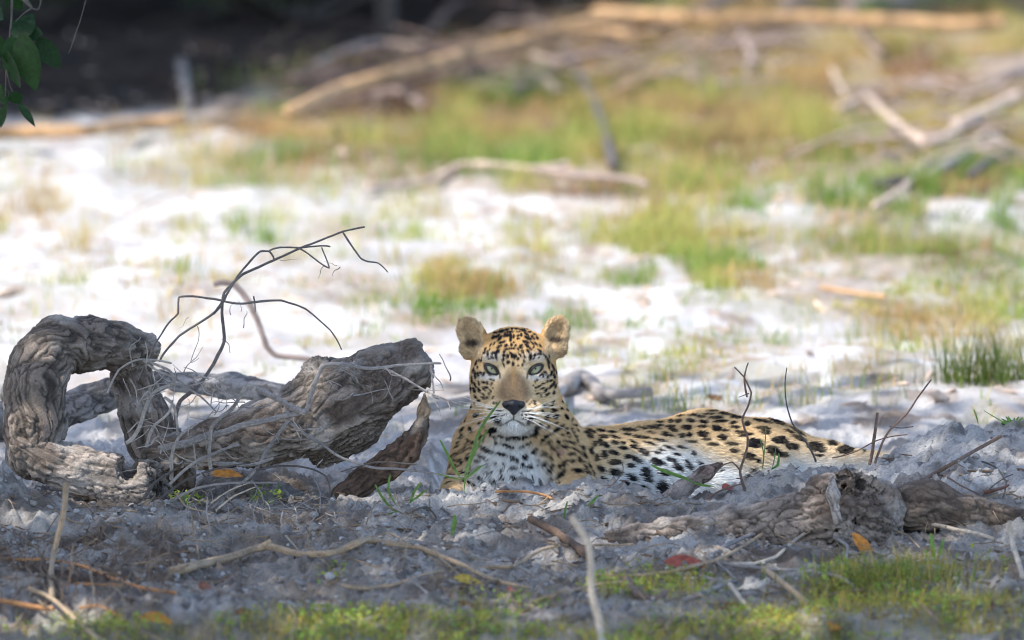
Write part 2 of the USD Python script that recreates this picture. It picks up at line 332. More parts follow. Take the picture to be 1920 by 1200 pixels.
def leaf_look(name, col, trans=.3, rough=.5):
    c = np.array(col)
    return mat(name, {'tc': ('geometry', {}), 'n': ('noise_texture', {'scale': 120., 'detail': 3.}), 'r': ('rgb_ramp', {'ramp': [(.3, tuple(c * .6)), (.7, tuple(np.minimum(c * 1.3, .9)))]}),
        'p': ('principled_bsdf', {'roughness': rough, 'specular_ior_level': .3}), 't': ('translucent_bsdf', {}), 'x': ('mix_closure', {'fac': trans})},
        [('tc.position', 'n.vector'), ('n.fac', 'r.fac'), ('r.color', 'p.base_color'), ('r.color', 't.color'), ('p.BSDF', 'x.closure1'), ('t.BSDF', 'x.closure2')], 'x.closure')
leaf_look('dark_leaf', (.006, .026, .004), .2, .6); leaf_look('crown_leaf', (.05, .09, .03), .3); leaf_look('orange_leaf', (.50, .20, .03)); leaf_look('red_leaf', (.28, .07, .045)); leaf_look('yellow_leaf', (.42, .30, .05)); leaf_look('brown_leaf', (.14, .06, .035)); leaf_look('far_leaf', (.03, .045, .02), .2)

# ------------------------------------------------------------------ ground: one sheet, fine where the photograph is sharp
def growing(a, b, s0, s1):
    out, p = [], a; n = 0
    while p < b:
        f = (p - a) / (b - a); p += s0 * (s1 / s0) ** f; out.append(p)
    return np.array(out)
yl = np.r_[np.arange(17.2, 18.3, .010), np.arange(18.3, 20.2, .0055), np.arange(20.2, 20.65, .0085), growing(20.65, 42, .010, .11), growing(42, 400, .2, 40)]
yl = np.unique(np.round(np.r_[-200, -60, -20, 0, 8, 13, 15, 16, 16.6, 17.0, yl], 5))
xr = np.r_[np.arange(0, 1.16, .0062), growing(1.18, 2.6, .0085, .06), growing(2.6, 300, .1, 60)]
xl = np.r_[-xr[:0:-1], xr]
GX, GY = np.meshgrid(xl, yl, indexing='ij'); GZ = land(GX.ravel(), GY.ravel())
from scipy.interpolate import RegularGridInterpolator
LAND = RegularGridInterpolator((xl, yl), GZ.reshape(GX.shape), bounds_error=False, fill_value=0.0)
gv = np.stack([GX.ravel(), GY.ravel(), GZ], 1)
nx, ny = len(xl), len(yl); i, j = np.meshgrid(np.arange(nx - 1), np.arange(ny - 1), indexing='ij'); a = (i * ny + j).ravel()
gf = np.vstack([np.stack([a, a + ny, a + ny + 1], 1), np.stack([a, a + ny + 1, a + 1], 1)])
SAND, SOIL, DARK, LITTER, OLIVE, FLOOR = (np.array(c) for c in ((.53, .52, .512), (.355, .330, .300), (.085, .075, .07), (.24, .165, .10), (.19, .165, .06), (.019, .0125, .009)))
def ell_px(u, v, text):
    m = np.zeros(len(u))
    for w in text.split():
        x, y, rx, ry, k = map(float, w.split(',')); m = np.maximum(m, k * (1 - sstep(.55, 1.25, np.hypot((u - x) / rx, (v - y) / ry))))
    return m
GRASSY = "480,318,240,42,.85 620,240,200,60,.5 300,330,60,40,.5 860,545,120,55,.9 700,575,70,50,.45 1000,500,60,45,.6 1260,455,110,38,.8 1420,420,140,40,.7 1640,430,220,70,.9 1830,470,160,110,.9 1760,600,150,70,.75 1890,560,70,80,.8 1500,590,60,35,.5 1350,520,60,25,.6 1080,430,80,40,.5 880,600,160,22,.6 480,440,70,25,.3 150,520,60,30,.25 230,560,50,30,.3 330,590,80,30,.35 560,570,60,40,.35 1000,260,340,90,.95 1450,230,420,130,.95 1850,260,260,130,.9 700,300,200,50,.8 1300,330,300,40,.5 1150,210,300,90,.9 1620,690,80,35,.45 1820,700,90,35,.6 1260,735,60,30,.4 1480,745,120,25,.4"
DRY = "560,300,200,50,.7 700,190,160,60,.8 850,160,260,50,.8 1180,120,260,60,.8 1350,110,260,60,.8 900,330,260,35,.6 640,540,110,40,.6 820,600,120,20,.7 1150,345,220,40,.7 1500,330,240,45,.7 1700,480,200,40,.5 1560,540,120,30,.6 400,540,80,30,.35 1690,590,150,25,.6 1300,370,260,22,.45 1740,330,160,60,.6"
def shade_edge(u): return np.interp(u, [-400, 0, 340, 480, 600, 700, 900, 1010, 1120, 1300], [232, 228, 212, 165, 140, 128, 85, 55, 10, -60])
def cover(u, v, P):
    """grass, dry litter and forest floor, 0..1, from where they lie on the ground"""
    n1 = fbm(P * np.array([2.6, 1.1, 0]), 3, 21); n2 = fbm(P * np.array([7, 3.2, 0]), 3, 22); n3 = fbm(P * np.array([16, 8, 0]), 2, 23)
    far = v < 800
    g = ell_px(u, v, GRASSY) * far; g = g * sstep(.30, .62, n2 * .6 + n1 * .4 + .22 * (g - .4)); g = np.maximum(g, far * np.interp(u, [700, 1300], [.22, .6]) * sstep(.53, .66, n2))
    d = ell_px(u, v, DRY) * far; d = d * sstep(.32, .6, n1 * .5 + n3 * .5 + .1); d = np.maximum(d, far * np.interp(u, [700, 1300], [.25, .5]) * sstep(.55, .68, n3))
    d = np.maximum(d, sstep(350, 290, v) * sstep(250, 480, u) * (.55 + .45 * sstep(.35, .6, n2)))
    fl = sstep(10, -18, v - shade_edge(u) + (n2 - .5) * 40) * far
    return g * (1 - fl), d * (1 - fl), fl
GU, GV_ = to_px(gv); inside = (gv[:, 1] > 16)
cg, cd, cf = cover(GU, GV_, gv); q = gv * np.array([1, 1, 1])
nearw = 1 - sstep(20.05, 20.7, gv[:, 1] + (fbm(gv * 3, 2, 31) - .5) * .8 - .35 * sstep(700, 1500, GU) * 0)
c = mixc(np.tile(SAND, (len(gv), 1)), SAND * np.array([.80, .79, .78]), sstep(.4, .65, fbm(q * np.array([5, 3, 2]), 3, 33)))
soil = mixc(np.tile(SOIL, (len(gv), 1)), SAND * .85, sstep(.52, .76, fbm(q * np.array([4, 4, 6]), 3, 34)) * .7)
soil = mixc(soil, np.array([.24, .205, .175]), sstep(.45, .62, fbm(q * np.array([7, 5, 9]), 3, 49)) * .55); soil = mixc(soil, SAND * .86, .6 * sstep(1480, 1720, GU) * sstep(960, 900, GV_)); soil = mixc(soil, DARK, sstep(.525, .68, fbm(q * np.array([24, 16, 30]), 3, 35)) * .75); soil = mixc(soil, np.array([.20, .155, .12]), sstep(.54, .68, fbm(q * np.array([9, 6, 9]), 3, 36)) * .6)
soil = mixc(soil, np.array([.13, .095, .07]), (ell_px(GU, GV_, "150,1050,300,75,.95 230,1150,120,50,.5 520,1010,120,50,.35 1640,1060,200,50,.75 460,930,200,40,.6 120,935,140,22,.7 1420,1055,220,30,.7 960,1100,300,30,.4 420,1060,160,40,.5")) * sstep(.35, .6, fbm(q * 12, 3, 37)))  # shade under the logs and undercut bank painted into the soil as dark brown
mot = fbm(q * np.array([9, 4, 2]), 4, 38); c = mixc(c, np.array([.40, .37, .37]), sstep(.46, .62, mot) * .55 * (GV_ < 820)); c = mixc(c, np.array([.34, .27, .20]), sstep(.56, .68, fbm(q * np.array([13, 6, 2]), 3, 39)) * np.interp(GU, [700, 1300], [.35, .65]) * (GV_ < 820))
cr = np.abs(fbm(q * np.array([30, 22, 40]), 3, 45) - .5); soil = mixc(soil, DARK, (1 - sstep(.0, .035, cr)) * .6 * sstep(.42, .6, fbm(q * 7, 2, 46)))
c = mixc(c, SOIL * np.array([1.15, 1.15, 1.2]), .5 * sstep(23.0, 22.3, gv[:, 1] + (fbm(gv * 2.5, 2, 32) - .5) * 1.2) * (gv[:, 1] > 20)); c = mixc(c, np.array([.15, .125, .10]), sstep(.55, .68, fbm(q * np.array([11, 5, 2]), 3, 48)) * .55 * sstep(23.2, 22.4, gv[:, 1]) * (gv[:, 1] > 20.2))  # grey of the shaded strip behind the leopard painted into the sand, plus litter
c = mixc(c, soil, nearw)
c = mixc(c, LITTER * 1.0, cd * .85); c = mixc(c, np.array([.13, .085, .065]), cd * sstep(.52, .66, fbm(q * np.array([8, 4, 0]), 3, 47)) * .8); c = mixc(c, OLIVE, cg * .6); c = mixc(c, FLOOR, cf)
c = mixc(c, np.array([.12, .13, .05]), ell_px(GU, GV_, "1640,1100,160,50,.5 700,1170,330,35,.6 1250,1100,160,30,.45 200,1190,200,30,.4 1800,1150,200,50,.45 1400,1190,300,40,.5"))
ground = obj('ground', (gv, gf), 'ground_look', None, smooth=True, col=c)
tag(ground, 'pale sandy ground with a churned grey bank in front', None, None, 'structure')
# ------------------------------------------------------------------ trees: the one that shades the foreground, and the forest behind
def crown_mesh(c, rad, n, size, rng, gaps=(), asp=.55):
    """leaf-sized faces in clumps through an uneven volume; gaps: (point, radius) lines towards the sun left open"""
    nc = max(n // 60, 8); cl = rng.normal(0, 1, (nc, 3)); cl = cl / np.linalg.norm(cl, axis=1)[:, None] * rng.uniform(.15, 1, (nc, 1)) ** .5
    P = (cl[rng.integers(0, nc, n)] + rng.normal(0, .16, (n, 3))) * rad + c
    for g, r, *leave in gaps:
        rel = P - g; dist = np.linalg.norm(rel - (rel @ SUN)[:, None] * SUN, axis=1); P = P[(dist > r) | (rng.random(len(P)) < (leave[0] if leave else 0))]
    n = len(P); u = unit(rng.normal(0, 1, (n, 3)) + [0, 0, -.3]); w = unit(np.cross(u, rng.normal(0, 1, (n, 3)))); s = size * rng.uniform(.6, 1.3, (n, 1))
    nn = np.cross(u, w); a, b = P - u * s * .5, P + u * s * .5; l, r = P + w * s * asp * .5 + nn * s * .08, P - w * s * asp * .5 + nn * s * .08
    V = np.stack([a, l, b, r], 1).reshape(-1, 3); o = np.arange(n)[:, None] * 4
    return V, np.vstack([o + [0, 2, 1], o + [0, 3, 2]])
attr_mat('bark_grey', 60., .6, 1.3, .9, .8, .01)
def tree(name, label, base, h, r, crown_c, rad, n, size, m='crown_leaf', seed=1, gaps=(), limbs=3, group=None, lean=(0, 0)):
    rng = np.random.default_rng(seed); base = np.array(base, float); t = thing(name, label, 'tree', group, base)
    top = np.array([crown_c[0], crown_c[1], crown_c[2]]); parts = []
    P = spline([base - [0, 0, .2], base + (top - base) * .4 * np.array([.4, .4, 1]) + [0, 0, h * .05], base * .4 + top * .6, top], 8)
    parts.append(tube(P, np.linspace(r, r * .3, len(P)), 12, rough=.12, seed=seed))
    for k in range(limbs):
        s = P[int(len(P) * rng.uniform(.45, .8))]; e = top + rng.uniform(-.7, .7, 3) * rad
        Q = spline([s, (s + e) / 2 + [0, 0, .3], e], 6); parts.append(tube(Q, np.linspace(r * .4, r * .06, len(Q)), 7, rough=.1, seed=k))
    v, f = join(parts); obj('trunk', (v, f), 'bark_grey', t, smooth=True, origin=base, col=np.tile([.13, .115, .10], (len(v), 1)))
    obj('crown', crown_mesh(np.array(crown_c, float), np.array(rad, float), n, size, rng, gaps), m, t, origin=base)
    return t, base
GAPS = [(W(1280, 800, 20.25), .22, .3), (W(1430, 800, 20.35), .2, .3), (W(1120, 830, 20.1), .12, .45), (W(1700, 850, 20.0), .2, .45), (W(1000, 960, 19.7), .2, .6), (W(700, 740, 19.95), .10, .5), (W(150, 720, 19.85), .12), (W(70, 760, 19.85), .09), (W(1190, 822, 20.15), .075), (W(1350, 790, 20.2), .06), (W(600, 740, 19.9), .09), (W(480, 840, 19.9), .06), (W(640, 905, 20.0), .06), (W(110, 1192, 18.15), .13), (W(650, 1188, 18.1), .10), (W(1500, 1196, 18.0), .09), (W(980, 1150, 18.3), .06)]
off = lambda x, y, z: (x + SUN[0] / SUN[2] * z, y + SUN[1] / SUN[2] * z, z)
shade, sb = tree('shade_tree', 'leafy tree whose dark green leaves hang into the upper left corner', (-5.6, 17.6, -.05), 6, .22, off(-.2, 19.35, 5.2), (2.7, 2.95, 1.1), 11000, .17, seed=5, gaps=GAPS, limbs=6)
# its low bough with the leaves one sees
bough = [(-5.0, 18.4, 2.6), (-3.2, 19.0, 2.5), (-1.8, 19.35, 1.75)]
b0 = np.vstack([bough, [W(-60, -160, 19.4)], [W(20, -40, 19.4)], [W(60, 15, 19.4)]]); Q = spline(b0, 8)
v, f = tube(Q, np.linspace(.05, .0022, len(Q)), 8, rough=.1); obj('bough', (v, f), 'bark_grey', shade, smooth=True, origin=sb, col=np.tile([.09, .08, .07], (len(v), 1)))
def shoot(text, r0, r1): P = px_path(text, 19.4, 0, .001); obj('twig', tube(P, np.linspace(r0, r1, len(P)) * MPP, 6), 'dark_twig', shade, smooth=True, origin=sb)
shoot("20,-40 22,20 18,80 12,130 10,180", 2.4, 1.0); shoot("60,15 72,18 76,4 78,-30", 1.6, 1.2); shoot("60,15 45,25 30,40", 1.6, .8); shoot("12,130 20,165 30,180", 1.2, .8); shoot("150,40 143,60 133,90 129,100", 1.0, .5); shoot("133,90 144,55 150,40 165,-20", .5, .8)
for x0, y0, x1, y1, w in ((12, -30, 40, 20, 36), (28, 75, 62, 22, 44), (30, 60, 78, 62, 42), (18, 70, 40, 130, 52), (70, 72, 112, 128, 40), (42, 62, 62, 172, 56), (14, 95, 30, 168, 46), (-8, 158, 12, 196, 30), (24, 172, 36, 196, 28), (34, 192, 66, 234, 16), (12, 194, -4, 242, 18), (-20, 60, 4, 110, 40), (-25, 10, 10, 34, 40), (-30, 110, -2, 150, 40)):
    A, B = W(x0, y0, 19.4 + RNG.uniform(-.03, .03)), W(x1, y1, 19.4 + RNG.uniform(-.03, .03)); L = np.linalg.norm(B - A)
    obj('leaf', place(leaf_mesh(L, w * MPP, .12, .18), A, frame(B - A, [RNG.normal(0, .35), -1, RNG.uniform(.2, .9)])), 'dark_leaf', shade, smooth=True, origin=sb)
# forest
k = 0
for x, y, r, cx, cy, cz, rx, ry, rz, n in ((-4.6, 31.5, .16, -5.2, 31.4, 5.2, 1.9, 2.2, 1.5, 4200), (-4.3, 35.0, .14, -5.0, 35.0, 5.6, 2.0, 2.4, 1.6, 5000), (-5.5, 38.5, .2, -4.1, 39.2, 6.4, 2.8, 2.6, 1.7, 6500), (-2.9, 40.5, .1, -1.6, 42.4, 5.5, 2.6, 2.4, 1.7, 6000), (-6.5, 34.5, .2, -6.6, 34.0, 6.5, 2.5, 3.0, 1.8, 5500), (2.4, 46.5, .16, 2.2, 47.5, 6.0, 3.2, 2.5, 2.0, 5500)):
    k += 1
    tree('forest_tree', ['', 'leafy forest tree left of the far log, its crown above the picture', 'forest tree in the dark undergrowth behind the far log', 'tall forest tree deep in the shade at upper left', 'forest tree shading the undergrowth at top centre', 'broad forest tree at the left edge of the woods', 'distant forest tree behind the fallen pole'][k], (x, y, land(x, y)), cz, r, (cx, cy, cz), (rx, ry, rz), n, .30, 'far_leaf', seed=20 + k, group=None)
def far_tree(px, py, r, lean, label, seed):
    b = G(px, py); rng = np.random.default_rng(seed); top = b + [lean, .3, 3.6]; t = thing('forest_tree', label, 'tree', None, b)
    P = spline([b - [0, 0, .1], b + (top - b) * .45 + [.04, 0, 0], top], 10); v, f = tube(P, np.linspace(r, r * .5, len(P)), 10, rough=.12, seed=seed)
    obj('trunk', (v, f), 'bark_grey', t, smooth=True, origin=b, col=np.tile([.06, .052, .045], (len(v), 1)))
    obj('crown', crown_mesh(top + [0, 0, .9], np.array([1.3, 1.2, .9]), 1400, .28, rng), 'far_leaf', t, origin=b)
far_tree(722, 66, .035, -.06, 'thin pale trunk standing in the dark undergrowth above the grey boulder', 2)
far_tree(1055, 38, .03, .03, 'slim trunk at the top of the picture left of the pole fork', 3); far_tree(1100, 20, .03, .1, 'slim trunk at the top of the picture at the pole fork', 4)
# shrubs and leaf litter heaps of the dark wood
def shrub(px, py, w, h, n, label, m='far_leaf'):
    b = G(px, py); rng = np.random.default_rng(int(px)); t = thing('shrub', label, 'shrub', None, b); parts = []
    for i in range(7):
        e = b + rng.normal(0, 1, 3) * [w * .4, w * .3, 0] + [0, 0, h * rng.uniform(.6, 1)]; Pq = spline([b, (b + e) / 2 + rng.normal(0, .03, 3), e], 5); parts.append(tube(Pq, np.linspace(.012, .003, len(Pq)), 5))
    obj('stem', join(parts), 'dark_twig', t, origin=b); obj('foliage', crown_mesh(b + [0, 0, h * .55], np.array([w * .5, w * .4, h * .5]), n, .09, rng), m, t, origin=b)
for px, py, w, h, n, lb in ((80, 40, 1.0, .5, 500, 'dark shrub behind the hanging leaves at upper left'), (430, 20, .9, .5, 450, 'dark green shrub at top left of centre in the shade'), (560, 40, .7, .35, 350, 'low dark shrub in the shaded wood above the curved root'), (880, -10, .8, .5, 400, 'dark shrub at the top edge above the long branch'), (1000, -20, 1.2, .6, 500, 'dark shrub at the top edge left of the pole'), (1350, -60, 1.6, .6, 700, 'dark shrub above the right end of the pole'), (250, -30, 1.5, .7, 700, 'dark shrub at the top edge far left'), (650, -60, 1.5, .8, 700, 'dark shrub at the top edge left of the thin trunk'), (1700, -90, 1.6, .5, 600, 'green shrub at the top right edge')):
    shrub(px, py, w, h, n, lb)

# ------------------------------------------------------------------ the dead timber in the foreground
def Lp(px, row, y, r): return (*W(px, row, y), r * MPP * y / 20)
def log_colour(V, N, tone, lump, base, moss=0.0, seed=0, lit=None):
    n = fbm(V * 9, 3, 40 + seed); c = np.asarray(base) * tone[:, None]
    c = c * (.7 + .6 * n)[:, None]; c = mixc(c, np.array([.42, .38, .34]), sstep(.56, .72, fbm(V * 16, 3, 41 + seed)) * .45); c = mixc(c, np.array([.085, .06, .045]), sstep(.54, .70, fbm(V * 12 + 5, 3, 42 + seed)) * .6)
    return c
ORIGIN = W(200, 930, 19.95)
arch = thing('twisted_log', 'thick grey weathered log twisted into an arch at the left', 'log', None, ORIGIN)
def log_part(name, parent, org, chains, amp, base, seed, step=.0028, k=None, carve=None, groove=1.0, m='wood_look'):
    V, F, tone, lump, N = bark_mesh(chains, step, amp, (k or 14) * MPP, carve, seed, groove)
    return obj(name, (V, F), m, parent, smooth=True, origin=org, col=log_colour(V, N, tone, lump, base, seed=seed))
log_part('limb', arch, ORIGIN, [[Lp(58, 862, 19.9, 40), Lp(66, 800, 19.9, 52), Lp(66, 735, 19.92, 55), Lp(74, 680, 19.95, 55), Lp(108, 645, 19.98, 50), Lp(165, 645, 20.02, 48), Lp(225, 650, 20.06, 42), Lp(268, 652, 20.08, 35)],
     [Lp(236, 668, 20.08, 32), Lp(250, 720, 20.09, 40), Lp(268, 775, 20.1, 48), Lp(290, 830, 20.1, 50), Lp(325, 890, 20.1, 44)]], .0065, (.19, .152, .124), 1, k=22)
def hollow(d, P):
    c = np.array(W(238, 882, 19.80)); q = P - c; return smax(d, -(np.sqrt((q[:, 0] / .021) ** 2 + (q[:, 2] / .027) ** 2 + (q[:, 1] / .12) ** 2) - 1) * .015, .006)
def stump_end(d, P):
    n = unit(np.array([.93, -.30, .22])); e = (P - np.array(W(284, 896, 19.86))) @ n + (fbm(P * 45, 3, 15) - .5) * .03 + (noise(P * np.array([60, 160, 160]), 14) - .5) * .018
    return hollow(smax(d, e, .004), P)
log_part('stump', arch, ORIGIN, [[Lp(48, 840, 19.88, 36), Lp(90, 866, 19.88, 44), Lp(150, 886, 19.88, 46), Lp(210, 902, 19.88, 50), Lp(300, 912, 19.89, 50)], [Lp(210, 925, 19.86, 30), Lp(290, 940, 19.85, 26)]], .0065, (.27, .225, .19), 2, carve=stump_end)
log_part('root', arch, ORIGIN, [[Lp(20, 690, 19.95, 8), Lp(16, 740, 19.95, 12), Lp(24, 800, 19.94, 16), Lp(30, 860, 19.92, 20)]], .004, (.25, .215, .19), 3)
O2 = W(560, 870, 20.0); slab = thing('broken_log', 'wedge shaped grey log stump with a raised broken end, between the arch and the leopard', 'log', None, O2)
def cut(d, P):
    n = unit(np.array([.90, -.15, .42])); e = (P - np.array(W(797, 672, 20.0))) @ n; e = e + (fbm(P * 60, 3, 5) - .5) * .014 + (noise(P * np.array([150, 40, 150]), 4) - .5) * .012
    return smax(d, e, .006)
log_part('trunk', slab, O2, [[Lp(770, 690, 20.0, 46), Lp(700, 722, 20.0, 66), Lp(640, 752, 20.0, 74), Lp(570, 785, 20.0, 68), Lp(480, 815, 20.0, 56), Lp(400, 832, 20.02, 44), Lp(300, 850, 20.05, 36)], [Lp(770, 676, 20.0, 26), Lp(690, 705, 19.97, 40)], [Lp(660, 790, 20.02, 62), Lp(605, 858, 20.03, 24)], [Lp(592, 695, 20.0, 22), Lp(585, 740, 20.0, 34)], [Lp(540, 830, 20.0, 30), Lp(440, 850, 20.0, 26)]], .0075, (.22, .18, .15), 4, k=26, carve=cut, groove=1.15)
O3 = W(330, 740, 20.9); far_log = thing('fallen_log', 'blurred grey log lying level behind the arched log', 'log', None, O3)
log_part('trunk', far_log, O3, [[Lp(330, 716, 20.9, 20), Lp(430, 722, 20.85, 24), Lp(525, 738, 20.8, 20)]], .004, (.25, .235, .23), 6, step=.004)
O4 = W(180, 770, 20.5); far_log2 = thing('fallen_log', 'grey log seen through the opening of the arched log', 'log', None, O4)
log_part('trunk', far_log2, O4, [[Lp(-40, 800, 20.4, 42), Lp(90, 775, 20.5, 36), Lp(200, 742, 20.55, 30), Lp(300, 715, 20.6, 22)]], .006, (.20, .18, .17), 7, step=.004)
O5 = W(650, 920, 19.95); bk = thing('bark_piece', 'curved brown piece of rotten bark with a pale torn tip beside the leopard', 'bark', None, O5)
log_part('bark', bk, O5, [[Lp(640, 930, 19.9, 22), Lp(680, 905, 19.92, 26), Lp(730, 872, 19.93, 27), Lp(764, 845, 19.94, 22), Lp(784, 812, 19.95, 17), Lp(795, 788, 19.95, 12)]], .007, (.12, .078, .055), 8, step=.0026)
log_part('pale_tip', bk, O5, [[Lp(784, 800, 19.94, 8), Lp(795, 770, 19.94, 9), Lp(796, 740, 19.94, 3)]], .002, (.50, .36, .23), 9, step=.002)
O6 = W(1300, 910, 19.84); st = thing('broken_stick', 'short thick brown broken stick leaning in front of the leopard flank', 'stick', None, O6)
log_part('stem', st, O6, [[Lp(1240, 945, 19.8, 15), Lp(1280, 918, 19.82, 15), Lp(1320, 890, 19.83, 12), Lp(1352, 870, 19.83, 6)]], .0035, (.16, .115, .095), 10, step=.002)
O7 = W(1400, 1010, 19.5); rl = thing('rotten_log', 'half buried rotten log with a jagged broken end in the right foreground', 'log', None, O7)
def rot(d, P):
    c = np.array(W(1592, 925, 19.28)); q = P - c; h = np.sqrt((q[:, 0] / .062) ** 2 + (q[:, 1] / .07) ** 2 + (q[:, 2] / .036) ** 2) - 1 + (fbm(P * 55, 3, 8) - .5) * 1.3
    d = smax(d, -h * .03, .004); reg = np.sqrt(((P - np.array(W(1585, 940, 19.28))) ** 2 / np.array([.075, .12, .07]) ** 2).sum(1)) - 1
    cav = np.maximum(reg * .05, (.56 - fbm(P * np.array([38, 30, 46]), 3, 18)) * .09)
    return smax(d, -cav, .003)
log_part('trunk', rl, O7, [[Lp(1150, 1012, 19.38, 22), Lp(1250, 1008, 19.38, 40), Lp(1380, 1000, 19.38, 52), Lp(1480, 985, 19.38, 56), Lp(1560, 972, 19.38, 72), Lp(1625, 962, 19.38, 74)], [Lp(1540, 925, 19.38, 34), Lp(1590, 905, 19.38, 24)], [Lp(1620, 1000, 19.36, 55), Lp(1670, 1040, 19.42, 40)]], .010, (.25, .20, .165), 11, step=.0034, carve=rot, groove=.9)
log_part('splinter', rl, O7, [[Lp(1560, 895, 19.30, 5), Lp(1562, 930, 19.27, 10), Lp(1570, 975, 19.25, 8)]], .003, (.42, .36, .31), 12, step=.0024)
log_part('splinter', rl, O7, [[Lp(1632, 915, 19.43, 4), Lp(1640, 950, 19.40, 14), Lp(1630, 990, 19.38, 10)]], .003, (.36, .29, .24), 13, step=.0024)
O8 = W(1780, 960, 19.55); rl2 = thing('fallen_log', 'brown grey log running out at the right edge behind the rotten one', 'log', None, O8)
log_part('trunk', rl2, O8, [[Lp(1680, 955, 19.42, 44), Lp(1740, 950, 19.42, 46), Lp(1820, 966, 19.42, 36), Lp(1960, 992, 19.42, 27)]], .006, (.17, .13, .10), 14, step=.0034)
O9 = W(1040, 1170, 17.95); rt = thing('root', 'blurred grey root at the bottom edge of the picture', 'root', None, O9)
log_part('root', rt, O9, [[Lp(800, 1225, 17.9, 18), Lp(930, 1195, 17.95, 24), Lp(1020, 1178, 17.95, 30), Lp(1085, 1178, 17.95, 26), Lp(1130, 1205, 17.95, 22)]], .006, (.24, .205, .185), 15, step=.004)

# ------------------------------------------------------------------ dead boughs over the timber
def shoots(parent, n, boxes, y, m, seed, r=1.3, ln=45):
    """fine side shoots too small to pick apart, one part of the bough"""
    rng = np.random.default_rng(seed); parts = []; org = np.array(UsdGeom.Xformable(parent.GetPrim()).GetLocalTransformation().ExtractTranslation())
    for i in range(n):
        u0, u1, v0, v1 = boxes[i % len(boxes)]; u, v = rng.uniform(u0, u1), rng.uniform(v0, v1); a = rng.uniform(0, 6.28); q = []
        for k in range(5): q.append([u, v]); u += math.cos(a) * ln * rng.uniform(.1, .4); v += math.sin(a) * ln * rng.uniform(.1, .35); a += rng.normal(0, .28)
        P = np.array([W(p[0], p[1], y + (k - 2) * rng.normal(0, .012)) for k, p in enumerate(q)]); parts.append(tube(spline(P, 3), np.linspace(r, r * .4, 13) * MPP * rng.uniform(.6, 1.4), 5, caps=False))
    v, f = join(parts); tag(UsdGeom.Mesh(obj('side_shoots', (v, f), m, parent, origin=org)), kind='stuff')
y = 19.78
bough_a = stick('dead_bough', 'tall arching grey twig reaching up from the logs against the bright sand', "330,800 338,752 369,727 400,685 421,638 416,587 421,549 456,514 512,489 573,461 643,435 685,426", 4.2, 1.7, 'arch_twig', y, .06, 'branch', parts=(
    ("400,589 428,549 451,512 475,484 489,472 505,472 514,486", 2.4, 1.8), ("505,470 526,463 561,465 601,460 618,462", 1.9, 1.5), ("561,465 590,485 617,503 610,480 603,463", 1.7, 1.3), ("643,435 675,484 690,490 708,493 727,510", 2.0, 1.2),
    ("299,678 336,629 401,587 424,554", 2.2, 2.6), ("259,713 289,647 320,600 334,587 336,556 401,561 466,568", 1.6, 2.4), ("466,568 526,563 573,580 619,619 640,656", 2.4, 1.3), ("475,556 477,570 478,585", 1.6, .9), ("370,612 372,640 358,680 374,672", .8, .5)), part='stem')
y = 19.76
bough_b = stick('dead_bough', 'pale grey looping branch lying across the hollow of the arched log', "236,829 261,801 287,738 327,720 317,696 266,673 300,699 341,717 406,773", 4.0, 1.7, 'pale_twig', y, 0, 'branch', wob=.004, parts=(
    ("203,736 224,694 261,673 322,680", 1.9, 2.0), ("273,839 289,797 317,773 325,750", 3.6, 2.0), ("310,745 327,760 334,815", 3.0, 2.4), ("320,900 322,857 336,820 369,794", 4, 2.2), ("395,888 392,843 401,797 434,769 462,727 480,727", 3.8, 4.2), ("462,727 464,718", 4.5, 2.5)))
bough_c = stick('dead_bough', 'grey forked branch resting on the broken log, its twigs pointing at the leopard', "299,843 345,832 397,817 447,801 510,786 540,778 575,768 587,722 605,685 647,682 699,692 746,686 816,682 827,683", 7.5, 1.8, 'grey_twig', 19.80, -.02, 'branch', wob=.004, parts=(
    ("480,727 531,755 573,773", 5, 6), ("705,690 722,692 755,708 806,736 869,760", 3.2, 1.6, 19.79, -.03), ("806,682 811,708 813,738", 2.4, 2.0), ("826,745 838,752 843,766", 2.0, 1.0), ("540,790 587,825 643,860 689,874 746,879 820,890 890,897", 3.2, 1.6), ("533,752 540,788 507,834 470,890 428,928 400,951", 4.0, 2.6), ("400,869 451,872 510,860", 4.5, 3.5)))
shoots(bough_a, 9, ((350, 480, 560, 640), (440, 640, 440, 520)), 19.8, 'arch_twig', 1, .8, 30); shoots(bough_b, 40, ((230, 420, 680, 880),), 19.75, 'pale_twig', 2, 1.3, 60); shoots(bough_c, 30, ((380, 640, 740, 900), (600, 860, 690, 760)), 19.77, 'grey_twig', 3, 1.2, 55)
stick('dead_twig', 'grey twig poking up between the stump and the broken log', "318,908 373,862 448,834", 3.2, 2.6, 'grey_twig', 19.74)
stick('dead_twig', 'thin dark twig curving low under the broken log', "480,880 554,873 587,880 610,893 620,925", 2.2, 1.2, 'dark_twig', 19.78)
